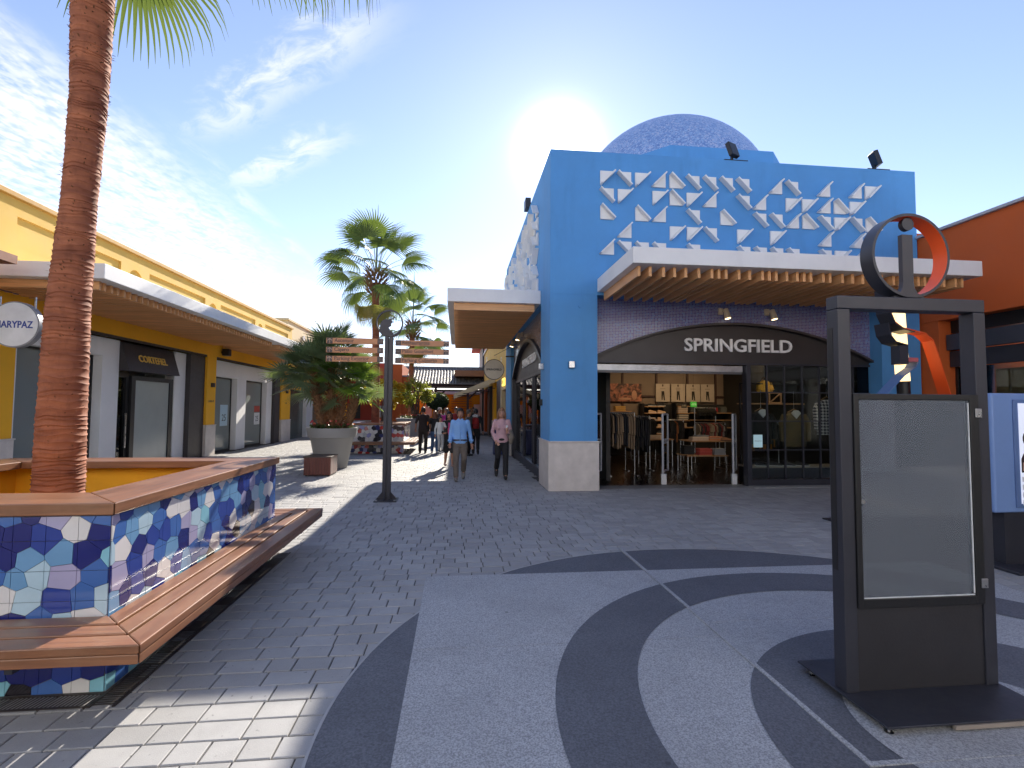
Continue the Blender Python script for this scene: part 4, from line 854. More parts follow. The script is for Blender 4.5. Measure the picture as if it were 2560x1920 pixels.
# ================================================================== information kiosk
kx0, kx1, ky0, ky1 = 2.262, 3.252, 2.77, 2.865
kk = thing('information_totem', 'dark steel information totem with glazed case and letter i ring', 'information totem', (2.75, 2.82, 0))
bx('base_plate', 2.235, 2.46, .05, 3.27, 3.16, .062, paint('totem_plate', (.04, .042, .055), .45, .3, .2, 4), kk, .003)
bx('base_batten', 2.62, 2.455, .028, 3.05, 2.475, .049, flat((.32, .27, .23), .7), kk)
for x in (2.275, 3.22):
    for y in (2.50, 3.08): MB().lathe([(.035, 0), (.036, .008), (.02, .018), (.008, .02), (.008, .05)], (x, y, 0), 20).build('levelling_foot', steel, kk, smooth=40)
for x in (2.29, 3.2):
    for y in (2.53, 3.1): MB().lathe([(.008, .062), (.008, .0635), (.001, .0636)], (x, y, 0), 10).build('bolt_hole', black, kk)
post = .08
bx('post', kx0, ky0, .063, kx0+post, ky1, 2.31, dark, kk, .004); bx('post', kx1-post, ky0, .063, kx1, ky1, 2.31, dark, kk, .004); bx('top_bar', kx0, ky0, 2.312, kx1, ky1, 2.39, dark, kk, .004)
bx('side_slot', kx0-.002, ky0+.045, .75, kx0+.01, ky0+.085, 2.2, black, kk)
bx('lower_panel', kx0+post, ky0+.012, .063, kx1-post, ky1-.012, .54, paint('totem_panel', (.022, .021, .026), .55, 0, .15, 3), kk)
bx('case_back', kx0+post, ky0+.022, .542, kx1-post, ky1-.005, 1.80, paint('case_backing', (.60, .63, .72), .5, 0, .14, 1.4), kk)
m = MB(); x0, x1 = kx0+post, kx1-post
m.box(x0, ky0-.012, .543, x0+.035, ky0+.02, 1.80).box(x1-.06, ky0-.012, .543, x1, ky0+.02, 1.80).box(x0+.035, ky0-.012, .543, x1-.06, ky0+.02, .595).box(x0+.035, ky0-.012, 1.765, x1-.06, ky0+.02, 1.80); m.build('case_frame', black, kk, bevel=.003)
bx('case_glass', x0+.034, ky0-.004, .594, x1-.059, ky0+.0, 1.766, glass('case_glass', (.95, .96, .98), .04, .13, (.52, .58, .70)), kk)  # bluish pale layer in the glass colour brightens the case
bx('glass_edge', x1-.072, ky0-.009, .61, x1-.066, ky0-.004, 1.75, flat((.7, .72, .74), .3), kk); bx('glass_edge', x0+.04, ky0-.009, .598, x1-.068, ky0-.0045, .604, flat((.7, .72, .74), .3), kk)
for z in (.64, 1.66): bx('hinge', x1-.03, ky0-.02, z, x1+.012, ky0-.0125, z+.055, steel, kk, .002)
MB().tube([(x0+.045, ky0-.012, 1.16), (x0+.045, ky0-.004, 1.16)], .013, 14).build('lock', steel, kk)
kc = (2.762, 2.653); rr0, rr1 = .245, .262; n = 72; m = MB(); vs = []; fs = []
for i in range(n):
    t = 2*math.pi*i/n
    for r, y in ((rr1, ky0+.0), (rr1, ky1), (rr0, ky1), (rr0, ky0+.0)): vs.append((kc[0]+r*math.cos(t), y, kc[1]+r*math.sin(t)))
mi = []
for i in range(n):
    a, b = 4*i, 4*((i+1) % n)
    for k in range(4): fs.append((a+k, b+k, b+(k+1) % 4, a+(k+1) % 4)); mi.append(1 if k == 2 else 0)
m.v = vs; m.f = fs; m.m = mi; m.build('ring', [dark, paint('signal_orange', (.95, .11, .01), .5, 0, .04, 3)], kk, smooth=40)
ist = [(-.036, .135), (.036, .135), (.036, -.16), (.042, -.20), (.06, -.23), (.095, -.247), (.115, -.261), (-.115, -.261), (-.095, -.247), (-.06, -.23), (-.042, -.20), (-.036, -.16)]
MB().prism([(kc[0]-.005+u, kc[1]+v) for u, v in ist], 1, ky0+.02, ky0+.05).build('letter_stem', dark, kk); MB().prism([(kc[0]+.003+.040*math.cos(i*math.pi/12), kc[1]+.203+.040*math.sin(i*math.pi/12)) for i in range(24)], 1, ky0+.02, ky0+.05).build('letter_dot', dark, kk, smooth=40)
# ================================================================== ribbon sculpture behind the totem
sc_ = thing('ribbon_sculpture', 'painted steel ribbon sculpture with glowing yellow tube seen through the totem frame', 'sculpture', (6.95, 7.0, 0)); YS = 7.0
def ribbon(P, w, name, mats, th=.012, y0=None):
    y0 = YS-w/2 if y0 is None else y0; m = MB(); n = len(P); nor = []
    for i in range(n):
        a, b = P[max(0, i-1)], P[min(n-1, i+1)]; l = math.hypot(b[0]-a[0], b[1]-a[1]); nor.append((-(b[1]-a[1])/l*th, (b[0]-a[0])/l*th))
    for i in range(n-1): m.prism([P[i], P[i+1], (P[i+1][0]+nor[i+1][0], P[i+1][1]+nor[i+1][1]), (P[i][0]+nor[i][0], P[i][1]+nor[i][1])], 1, y0, y0+w)
    m.build(name, mats, sc_, smooth=50)
so_ = paint('sculpture_orange', (.75, .085, .012), .5, 0, .05, 3); sb_ = paint('sculpture_blue', (.10, .19, .40), .5, 0, .05, 3)

ribbon([(6.47, 3.55), (6.50, 3.2), (6.57, 3.04), (6.70, 2.95), (6.9, 2.91), (7.08, 2.87), (7.2, 2.77), (7.28, 2.55), (7.40, 2.15), (7.47, 1.93), (7.72, 1.1), (8.0, .02)], .2, 'orange_ribbon', so_, .014, 6.9)
ribbon([(6.44, 3.55), (6.46, 3.18), (6.54, 3.01), (6.69, 2.92), (6.86, 2.885)], .26, 'dark_curl', dark, .014, 6.86)
ribbon([(6.42, 3.02), (6.45, 2.84), (6.54, 2.73), (6.74, 2.68)], .26, 'dark_curl', dark, .014, 6.86); bx('dark_tab', 6.60, 6.86, 2.40, 6.74, 7.02, 2.679, dark, sc_); bx('pink_tab', 6.741, 6.88, 2.44, 6.92, 7.02, 2.50, paint('sculpture_pink', (.5, .12, .13), .5), sc_)
ribbon([(6.94, 2.50), (6.95, 2.44), (6.90, 2.36), (6.70, 2.235), (6.52, 2.06), (6.40, 1.945), (6.1, 1.3), (5.85, .02)], .2, 'blue_ribbon', sb_, .014, 6.9)
MB().tube([(6.90, 7.2, 3.42), (6.965, 7.2, 2.16)], .095, 20).build('light_tube', emis('lit_tube', (1, .72, .33), 1.0), sc_, smooth=40); MB().tube([(6.965, 7.2, 2.159), (7.06, 7.2, .02)], .09, 20).build('tube_foot', black, sc_, smooth=40)
MB().box(5.7, 6.7, 0, 8.15, 7.4, .02).build('base_plate', dark, sc_)
# ================================================================== blue advertising screen at the right edge
ad = thing('advert_screen', 'pale blue advertising screen on a dark post at the right edge', 'advert screen', (6.6, 5.05, 0))
bx('housing', 5.85, 4.95, .59, 7.25, 5.2, 1.90, blue2, ad, .02); bx('screen_surround', 6.10, 4.935, .645, 7.0, 4.949, 1.83, paint('surround_blue', (.12, .2, .42), .4), ad, .006); bx('display', 6.155, 4.928, .69, 6.95, 4.934, 1.79, emis('display_white', (.62, .66, .78), .35), ad)
bx('post', 5.99, 4.98, .03, 6.9, 5.17, .589, dark, ad); bx('base_plate', 5.80, 4.7, 0, 7.3, 5.45, .03, dark, ad, .006)
m = MB(); m.prism([(6.19+.07*math.cos(i*.42)+.07, 1.40+.09*math.sin(i*.42)) for i in range(15)], 1, 4.924, 4.9265); m.build('picture_head', flat((.03, .02, .02), .6), ad)
MB().prism([(6.165, 1.03), (6.5, 1.03), (6.5, 1.2), (6.36, 1.30), (6.22, 1.28), (6.165, 1.18)], 1, 4.925, 4.927).build('picture_shirt', flat((.03, .015, .02), .6), ad); MB().prism([(6.175, 1.05), (6.3, 1.05), (6.32, 1.13), (6.18, 1.14)], 1, 4.922, 4.9245).build('picture_arm', flat((.5, .3, .22), .6), ad)
for k in range(4): bx('caption_box', 6.165, 4.924, .93-k*.085, 6.9, 4.9265, .985-k*.085, flat((.75, .76, .8), .5), ad)
# ================================================================== orange building on the right
ob = thing('orange_building', 'orange rendered building with dark shopfront on the right', 'building', (10.5, 6, 0))
bx('wall', 10.46, -4, 3.67, 14, 10.9, 5.62, orange, ob); bx('coping', 10.38, -4, 5.622, 14, 10.95, 5.68, flat((.4, .4, .42), .5), ob); bx('wall', 10.9, 10.92, 0, 14, 16, 6.0, orange, ob)
bx('pillar', 10.47, 9.9, 0, 10.9, 10.88, 3.668, orange, ob)
bx('soffit', 10.75, -4, 3.4, 14, 9.88, 3.668, black, ob); bx('fascia', 10.62, -4, 3.02, 10.74, 9.88, 3.36, paint('slate_fascia', (.05, .055, .075), .45), ob, .01); bx('fascia', 10.7, -4, 2.66, 10.82, 9.88, 3.0, dark, ob)
bx('shop_back', 13.5, -4, 0, 13.6, 9.8, 3.4, flat((.03, .03, .03), .8), ob); bx('shop_floor', 10.7, -4, 0, 13.5, 9.88, .006, floor_in, ob)
bx('display_panel', 11.6, 8.2, 1.0, 11.66, 9.7, 2.62, flat((.30, .25, .12), .7), ob); bx('display_panel', 11.6, 4.6, .3, 11.66, 8.0, 2.64, flat((.22, .02, .015), .6), ob)
for y in (4.5, 6.2, 8.1, 9.85): bx('mullion', 10.84, y, .02, 10.9, y+.05, 2.66, black, ob)
for a, b in ((4.55, 6.2), (6.25, 8.1), (8.15, 9.85)): bx('pane', 10.866, a, .02, 10.872, b, 2.655, glz, ob)
MB().ell((11.5, 7.1, 2.0), (.08, .45, .5), 14, 10).build('display_figure', flat((.02, .012, .012), .7), ob)
# ================================================================== shops beyond the corner building
rb_ = thing('far_shop_row', 'yellow shop row beyond the blue building on the right side', 'building', (2.2, 29, 0))
bx('wall', 2.0, 19.82, 3.05, 8, 37.6, 5.6, yellow, rb_); bx('coping', 1.9, 19.82, 5.602, 8, 37.7, 5.72, white, rb_); bx('back_wall', 2.7, 19.82, 0, 2.8, 37.6, 3.04, dim, rb_)
for y0, y1, mt in ((19.83, 20.4, cream), (22.9, 23.3, cream), (23.3, 25.6, bronze), (27.4, 28.6, ochre), (31.5, 33.4, bronze), (36.2, 37.5, orange)): bx('pier', 2.0, y0, 0, 2.6, y1, 3.048, mt, rb_)
bx('pier_base', 1.97, 27.38, 0, 2.62, 28.62, 1.0, stone, rb_); bx('sign_box', 2.02, 20.4, 2.5, 2.3, 22.9, 3.04, cream, rb_); bx('lit_sign', 1.96, 21.2, 2.66, 2.018, 22.2, 2.98, emis('lit_sign_yellow', (1, .72, .12), .9), rb_)
text('sign_lettering', 'SOLO', .22, (1.955, 21.7, 2.82), ink, rb_, '-x', .002, width=.7)
for a, b in ((20.4, 22.9), (25.6, 27.4), (28.6, 31.5), (33.4, 36.2)):
    bx('pane', 2.3, a, .1, 2.306, b, 2.49, glz, rb_); bx('window_frame', 2.26, a, 0, 2.36, b, .098, black, rb_)
fb = thing('far_tower_building', 'grey beige building with downpipe at the end of the right row', 'building', (2.2, 42, 0)); bx('wall', 2.05, 37.75, 0, 9, 48, 6.9, paint('taupe_render', (.36, .29, .26), .8), fb); bx('red_return', 2.0, 37.72, 3.5, 2.6, 37.748, 7.3, redw, fb); bx('downpipe', 1.9, 38.6, 0, 2.02, 38.75, 6.8, black, fb); bx('roof_edge', 1.3, 41, 6.9, 9, 48.2, 7.05, redw, fb); bx('canopy', -.2, 37.76, 4.05, 2.04, 40.5, 4.5, paint('brown_panel', (.28, .12, .05), .6), fb)
cloth = paint('awning_cloth', (.62, .53, .36), .85, 0, .06, 2)
def awning(y0, y1, label):
    t = thing('awning', label, 'awning', (1.95, (y0+y1)/2, 3.2), 'cream shop awnings'); a, b = (1.98, 3.34), (-.18, 2.42); n = 6
    m = MB()
    for k in range(n):
        p = [a[0]+(b[0]-a[0])*k/n, a[1]+(b[1]-a[1])*k/n-.05*math.sin(math.pi*k/n)]; q = [a[0]+(b[0]-a[0])*(k+1)/n, a[1]+(b[1]-a[1])*(k+1)/n-.05*math.sin(math.pi*(k+1)/n)]
        m.prism([p, q, (q[0], q[1]+.015), (p[0], p[1]+.015)], 1, y0, y1)
    m.build('canvas', cloth, t); m = MB(); k = 16
    for i in range(k):
        ya, yb = y0+(y1-y0)*i/k, y0+(y1-y0)*(i+1)/k; m.prism([(ya, 2.40), (yb, 2.40), (yb, 2.22), ((ya+yb)/2, 2.17), (ya, 2.22)], 0, -.19, -.18)
    m.build('valance', cloth, t); MB().prism([(1.98, 3.33), (-.18, 2.41), (-.18, 2.25), (1.2, 2.80), (1.98, 3.05)], 1, y0-.01, y0).build('side_flap', cloth, t)
    for y in (y0+.1, y1-.1): MB().tube([(2.0, y, 2.75), (.9, y, 2.5), (-.16, y, 2.4)], .02, 6).build('arm', dark, t)
awning(26.6, 30.6, 'nearer cream awning over the right side of the alley'); awning(31.4, 35.8, 'farther cream awning over the right side of the alley')
bb = thing('litter_bin', 'dark blue litter bin by the side shop window', 'litter bin', (1.5, 18.35, 0)); bx('body', 1.32, 18.15, .02, 1.72, 18.6, .9, flat((.02, .035, .14), .4), bb, .01); bx('hood', 1.30, 18.13, 1.02, 1.74, 18.62, 1.1, flat((.05, .05, .06), .4), bb, .01)
for x in (1.32, 1.69): bx('frame', x, 18.14, .9, x+.03, 18.6, 1.02, flat((.05, .05, .06), .4), bb)
# ================================================================== end of the alley
rd = thing('red_building', 'red and orange building at the far left end of the alley', 'building', (-6, 36, 0)); bx('wall', -9.5, 35.6, 0, -4.7, 42, 4.75, redw, rd); bx('wall', -4.7, 35.9, 0, -3.85, 42, 4.72, orange, rd); bx('wall', -3.85, 36.1, 0, -3.25, 42, 3.85, orange, rd); bx('coping', -3.9, 36.0, 3.852, -3.2, 42, 3.95, flat((.2, .2, .21), .6), rd)
bx('window', -7.4, 35.56, .9, -6.6, 35.598, 1.9, black, rd); bx('window', -5.5, 35.56, 1.0, -5.0, 35.598, 1.8, flat((.3, .32, .35), .3), rd); bx('plinth', -8.2, 35.55, 0, -4.7, 35.599, .8, flat((.45, .42, .40), .6), rd); bx('pier', -7.9, 35.54, .8, -7.5, 35.597, 3.2, ochre, rd)
sl_ = thing('shade_sail', 'white sloping shade canopy in front of the red building', 'canopy', (-6, 33, 0)); MB().add([(-8.2, 33, 4.3), (-5.0, 33, 3.1), (-5.0, 35, 3.0), (-8.2, 35, 4.2), (-8.2, 33, 4.15), (-5.0, 33, 2.85), (-5.0, 35, 2.85), (-8.2, 35, 4.05)], [(0, 1, 2, 3), (4, 7, 6, 5), (0, 4, 5, 1), (1, 5, 6, 2), (2, 6, 7, 3), (3, 7, 4, 0)]).build('canvas', white, sl_); MB().tube([(-5.1, 33.1, 0), (-5.1, 33.1, 2.9)], .05, 8).build('post', dark, sl_)
l2 = thing('shop_unit', 'low shop with dark glass and white frame beyond the yellow row', 'building', (-8.5, 30, 0)); bx('wall', -13, 26.7, 3.0, -8.3, 35.3, 4.9, yellow, l2); bx('glass_wall', -8.62, 26.9, 0, -8.6, 29.4, 2.6, paint('grey_glass', (.10, .12, .11), .1), l2); bx('frame', -8.9, 29.4, 0, -8.4, 30.6, 3.0, white, l2); bx('glass_wall', -8.62, 30.6, 0, -8.6, 34, 2.6, paint('grey_glass_b', (.2, .22, .21), .12), l2); bx('lintel', -8.9, 26.7, 2.6, -8.35, 35.3, 2.999, ochre, l2); bx('canopy', -8.299, 26.8, 3.9, -6.4, 35, 4.15, white, l2)
for k in range(30): bx('canopy_slat', -8.28, 26.9+k*.27, 3.77, -6.55, 26.9+k*.27+.06, 3.898, slatx, l2)
pv = thing('tiled_pavilion', 'open pavilion with grey clay tile roof closing the alley', 'pavilion', (0, 40, 0))
m = MB(); ey, ez, ry, rz = 38.0, 3.42, 41.6, 4.88; nr = 13; pit = .235; x = -4.3
prof = [(.115*math.cos(math.pi*(1-i/5)), .085*math.sin(math.pi*i/5)) for i in range(6)]
while x < 5.8:
    for r in range(nr):
        s0, s1 = r/nr, (r+1)/nr+.02; k0, k1 = 1.12, .92
        A = [(x+u*k0, ey+(ry-ey)*s0, ez+(rz-ez)*s0+v*k0+.03) for u, v in prof]; B = [(x+u*k1, ey+(ry-ey)*s1, ez+(rz-ez)*s1+v*k1) for u, v in prof]
        m.add(A+B, [(i, i+1, 7+i, 6+i) for i in range(5)]+[tuple(range(6))])
    x += pit
o = m.build('roof_tiles', rooft, pv); o['kind'] = 'stuff'
MB().add([(-4.4, ey, ez), (5.9, ey, ez), (5.9, ry, rz), (-4.4, ry, rz), (-4.4, ry+3.6, ez), (5.9, ry+3.6, ez)], [(0, 1, 2, 3), (3, 2, 5, 4)]).build('roof_deck', flat((.05, .045, .04), .8), pv)
MB().tube([(-4.4, ry, rz+.05), (5.9, ry, rz+.05)], .13, 8).build('ridge', rooft, pv)
dw = flat((.06, .035, .025), .7)
for z in (3.28, 3.0): bx('beam', -4.3, ey-.05, z-.09, 5.8, ey+.05, z+.05, dw, pv)
for x in (-4.0, -1.6, .8, 3.2, 5.6): bx('post', x-.09, 38.1, 0, x+.09, 38.28, 3.35, dw, pv); MB().prism([(x+.09, 2.3), (x+.09, 2.5), (x+.75, 3.1), (x+.75, 2.95)], 1, 38.12, 38.26).build('brace', dw, pv)
bw = thing('pavilion_backdrop', 'orange wall with timber lattice screens behind the pavilion posts', 'wall', (0, 44, 0)); bx('wall', -5, 46, 0, 6, 46.3, 2.9, ochre, bw); bx('lintel', -5, 45.8, 2.9, 6, 46.2, 3.3, white, bw)
for k in range(9): bx('lattice_slat', -.5, 45.6, .9+k*.22, 1.3, 45.66, 1.0+k*.22, flat((.55, .25, .07), .6), bw)
for x in (-2.8, -1.9, 1.5): bx('white_panel', x, 45.6, .9, x+.55, 45.7, 2.0, white, bw)
# ================================================================== potted shrubs and clipped tree
def shrub(name, label, c, rad, nleaf, mat, lf, seed, stems, zb, cat='shrub', dens=None):
    t = thing(name, label, cat, (c[0], c[1], zb)); rg = random.Random(seed); m = MB(); cl = []
    for i in range(stems):
        a = rg.uniform(0, 6.28); e = Vector((c[0]+rad[0]*.7*math.cos(a)*rg.random(), c[1]+rad[1]*.7*math.sin(a)*rg.random(), c[2]+rad[2]*rg.uniform(-.2, .6))); b = Vector((c[0]+rg.uniform(-.12, .12), c[1]+rg.uniform(-.1, .1), zb)); md = b.lerp(e, .5)+Vector((rg.uniform(-.15, .15), rg.uniform(-.15, .15), 0))
        m.tube([b, md, e], [.05, .03, .012], 6)
    m.build('stems', bark, t); m = MB(); cl = []
    for i in range(26):
        a = rg.uniform(0, 6.28); q = math.acos(rg.uniform(-.9, 1)); k = rg.uniform(.55, .95); cl.append((Vector((c[0]+rad[0]*k*math.sin(q)*math.cos(a), c[1]+rad[1]*k*math.sin(q)*math.sin(a), c[2]+rad[2]*k*math.cos(q))), rg.uniform(.16, .34)*min(rad)*1.2))
    for i in range(nleaf):
        p, r = rg.choice(cl); d = Vector((rg.gauss(0, 1), rg.gauss(0, 1), rg.gauss(0, 1))); d.normalize(); leafquad(m, p+d*r*rg.random()**.4, Vector((rg.uniform(-1, 1), rg.uniform(-1, 1), rg.uniform(-.8, .5))), d, lf*rg.uniform(.7, 1.3), lf*.7)
    o = m.build('foliage', mat, t, fix=False); o['kind'] = 'stuff'; return t
shrub('yellow_shrub', 'yellow leaved shrub behind the tall palm trunk', (-3.45, 24.2, 2.35), (.95, .7, .78), 5200, yelleaf, .11, 1, 7, .9); shrub('olive_shrub', 'loose olive green shrub in the grey square pot', (-2.0, 25.0, 2.4), (.82, .7, .72), 2600, olive, .11, 2, 9, 1.1)
p2 = thing('plant_pot', 'square grey pot holding the olive green shrub', 'plant pot', (-2.15, 25, 0), 'grey plant pots'); MB().add([(-2.7, 24.5, 0), (-1.6, 24.5, 0), (-1.6, 25.5, 0), (-2.7, 25.5, 0), (-2.85, 24.35, 1.12), (-1.45, 24.35, 1.12), (-1.45, 25.65, 1.12), (-2.85, 25.65, 1.12)], [(0, 3, 2, 1), (4, 5, 6, 7), (0, 1, 5, 4), (1, 2, 6, 5), (2, 3, 7, 6), (3, 0, 4, 7)]).build('pot', grey, p2, bevel=.02); bx('rim', -2.88, 24.32, 1.12, -1.42, 25.68, 1.17, grey, p2)
flowers(-2.15, 25, 1.16, .62, 'pink and red flowers in the square grey pot', 4, 24); p3 = thing('plant_pot', 'low grey bowl pot behind the far tiled planter', 'plant pot', (-3.4, 24.2, 0), 'grey plant pots'); MB().lathe([(.4, 0), (.6, .85), (.66, .9), (.6, .9), (.02, .86)], (-3.4, 24.2, 0), 28).build('pot', grey, p3, smooth=35); MB().lathe([(.02, .861), (.59, .861), (.58, .93), (.02, .95)], (-3.4, 24.2, 0), 20).build('soil', soil, p3); flowers(-3.4, 24.2, .92, .5, 'pink flowers under the yellow shrub', 5, 16)
tp = thing('clipped_tree', 'dark green ball clipped tree in front of the pavilion', 'tree', (-1.28, 33, 0)); rg = random.Random(9); m = MB()
for i in range(5200):
    d = Vector((rg.gauss(0, 1), rg.gauss(0, 1), rg.gauss(0, 1))); d.normalize(); k = rg.uniform(.86, 1.04); k *= 1+.06*mnoise.noise(d*3); p = Vector((-1.28+d.x*.72*k, 33+d.y*.72*k, 2.1+d.z*.55*k)); leafquad(m, p, Vector((rg.uniform(-1, 1), rg.uniform(-1, 1), rg.uniform(-.3, 1))), d, .09, .06)
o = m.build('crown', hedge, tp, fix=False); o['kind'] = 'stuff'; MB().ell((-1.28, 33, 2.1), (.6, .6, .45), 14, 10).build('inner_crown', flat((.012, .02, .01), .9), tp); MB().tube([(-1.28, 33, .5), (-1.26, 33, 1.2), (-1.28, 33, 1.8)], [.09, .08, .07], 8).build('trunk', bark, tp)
p4 = thing('plant_pot', 'grey round pot under the clipped ball tree', 'plant pot', (-1.28, 33, 0), 'grey plant pots'); MB().lathe([(.35, 0), (.5, .62), (.54, .65), (.48, .65), (.02, .6)], (-1.28, 33, 0), 24).build('pot', grey, p4, smooth=35)
for x, y in ((-2.3, 26.5), (-1.0, 36.5)):
    t = thing('lamp_post', 'slim dark post with white lantern near the square grey pot' if x < -2 else 'slim dark post with white lantern near the pavilion', 'lamp post', (x, y, 0), 'slim lantern posts'); MB().tube([(x, y, 0), (x, y, 2.1)], .04, 8).build('post', dark, t); bx('lantern', x-.09, y-.09, 2.1, x+.09, y+.09, 2.3, white, t)
# ================================================================== shop interior
def col(c, r=.85): return flat(c, r)
def shoplight(x, y, z, tgt, e, label):
    t = thing('track_spot', label, 'spotlight', (x, y, z), 'shop ceiling spots'); d = (Vector(tgt)-Vector((x, y, z))).normalized(); p = Vector((x, y, z))
    MB().tube([p+Vector((0, 0, .05)), Vector((x, y, 4.09))], .012, 6).build('stem', black, t); MB().tube([p-d*.08, p+d*.1], [.045, .06], 14).build('head', black, t, smooth=40); MB().tube([p+d*.101, p+d*.106], [.05, .05], 14).build('lens', emis('warm_lens', (1, .75, .42), 4), t)
    li = bpy.data.lights.new('spot_lamp', 'SPOT'); li.energy = e*.21; li.color = (1, .70, .40); li.spot_size = R(95); li.spot_blend = .8; li.shadow_soft_size = .06
    lo = bpy.data.objects.new('lamp', li); COL.objects.link(lo); lo.parent = t; lo.matrix_parent_inverse = Matrix.Translation((-x, -y, -z)); q = p+d*.13; lo.location = q; lo.rotation_euler = (-d).to_track_quat('Z', 'Y').to_euler()
for i, (x, y, tg, e) in enumerate(((5.2, 15.6, (5.7, 18, 1.4), 150), (6.9, 15.4, (7.1, 18, 1.3), 170), (8.4, 15.4, (8.3, 18, 1.5), 150), (6.8, 12.4, (7.0, 13.8, .6), 90), (9.6, 15, (9.7, 18, 1.6), 110), (7.9, 10.98, (8.0, 11.5, .9), 70), (7.9, 13.4, (7.7, 15, 1.0), 60))):
    shoplight(x, y, 3.62 if y > 13 else 3.3, tg, e, ('warm track spot %s' % ('near the left shop wall', 'over the shoe shelves', 'over the fashion posters', 'over the folded clothes tables', 'at the right end of the shop', 'above the window display', 'over the middle clothes rail')[i]))
def picture(x0, x1, z0, z1, mat, label): 
    t = thing('wall_picture', label, 'picture', ((x0+x1)/2, 17.9, z0), 'pictures on the shop back wall'); bx('panel', x0, 17.88, z0, x1, 17.92, z1, mat, t); return t
pm, N_, L_, b_ = base('beach_photo'); nn = ntex(N_, L_, 3.5, 4, .6, None, 1.2); L_.new(mix(N_, L_, ramp(N_, L_, nn, .42, .6), (.05, .025, .02), (.45, .17, .10)), b_.inputs['Base Color'])
t = picture(5.55, 6.73, 1.97, 2.62, pm, 'wide warm toned photograph on the shop back wall'); sk = col((.5, .27, .18))
MB().ell((6.0, 17.87, 2.33), (.07, .012, .12)).build('figure', col((.35, .16, .13)), t); MB().ell((6.45, 17.87, 2.2), (.1, .012, .18)).build('figure', sk, t); MB().ell((6.1, 17.866, 2.06), (.25, .012, .05)).build('figure', sk, t)
for k, x in enumerate((7.28, 7.87, 8.45, 9.01)):
    t = picture(x, x+.53, 1.97, 2.63, col((.50, .42, .34)), '%s fashion poster of trousers on the shop back wall' % ('first', 'second', 'third', 'fourth')[k]); cx = x+.26
    m = MB(); m.prism([(cx-.05, 2.36), (cx+.05, 2.36), (cx+.08, 2.02), (cx+.045, 2.02), (cx+.005, 2.26), (cx-.01, 2.04), (cx-.05, 2.04)], 1, 17.872, 17.879); m.build('trousers', col((.03, .025, .02)), t); MB().ell((cx, 17.875, 2.57), (.03, .008, .045)).build('head', col((.12, .08, .06)), t); bx('caption', cx-.1, 17.874, 2.44, cx+.1, 17.879, 2.455, col((.2, .17, .14)), t)
    if k == 1: bx('top', cx-.07, 17.871, 2.36, cx+.07, 17.878, 2.5, col((.4, .33, .27)), t)
def shelf_unit(x0, x1, zs, y0, label, side=True):
    t = thing('shelf_unit', label, 'shelf', ((x0+x1)/2, y0, 0), 'wall shelves in the shop')
    for z in zs: bx('shelf', x0, y0, z-.03, x1, 17.9, z, shelfm, t)
    if side:
        for x in (x0-.03, x1): bx('side', x, y0+.1, .02, x+.03, 17.9, max(zs)+.1, black, t)
    return t
S1 = (1.80, 1.56, 1.30, 1.05, .82); shelf_unit(6.70, 7.42, S1, 17.45, 'wooden shoe shelves on the shop back wall'); shelf_unit(7.92, 8.38, (1.82, 1.56, 1.30, 1.05), 17.45, 'shelves of folded tops under the second poster'); shelf_unit(8.4, 10.0, (1.58, 1.32, 1.05), 17.45, 'dark shelves on the right of the shop back wall'); shelf_unit(5.4, 6.2, (1.62,), 17.45, 'single wooden shelf under the warm photograph', False)
def stack(x, y, z, w, n, cols, label, d=.26):
    t = thing('folded_clothes', label, 'folded clothes', (x, y, z), 'stacks of folded clothes'); rg = random.Random(int(x*100+z*77))
    for i in range(n):
        h = .035; j = rg.uniform(-.012, .012); o = MB().box(x-w/2+j, y-d/2, z+i*h+.001, x+w/2+j, y+d/2, z+i*h+h-.002).build('garment', col(cols[i % len(cols)]), t, bevel=.012)
stack(5.80, 17.6, 1.62, .38, 5, ((.62, .36, .10), (.55, .33, .10)), 'yellow folded clothes on the single wooden shelf'); stack(8.13, 17.6, 1.57, .36, 7, ((.62, .50, .40), (.5, .36, .28)), 'tall stack of pale tops on the shelf under the second poster'); stack(8.15, 17.6, 1.31, .36, 6, ((.6, .52, .42), (.2, .18, .17)), 'striped stack on the middle shelf under the second poster'); stack(8.1, 17.6, 1.06, .33, 4, ((.62, .47, .3),), 'short cream stack on the low shelf under the second poster')
stack(8.55, 17.6, 1.59, .25, 6, ((.05, .05, .05), (.09, .09, .09)), 'dark stack beside the pale tops'); stack(9.33, 17.6, 1.59, .26, 5, ((.45, .03, .03),), 'red folded clothes on the upper right shelf'); stack(9.33, 17.6, 1.06, .26, 4, ((.5, .1, .06),), 'coral folded clothes on the lower right shelf'); stack(9.68, 17.6, 1.59, .24, 6, ((.13, .14, .13),), 'grey folded clothes on the upper right shelf')
stack(8.8, 17.6, 1.33, .3, 5, ((.03, .03, .035),), 'black folded clothes on the dark middle shelf'); stack(9.2, 17.6, 1.33, .3, 5, ((.05, .045, .04),), 'charcoal folded clothes on the dark middle shelf'); stack(9.75, 17.6, 1.06, .3, 6, ((.04, .035, .03),), 'dark brown folded clothes on the low right shelf')
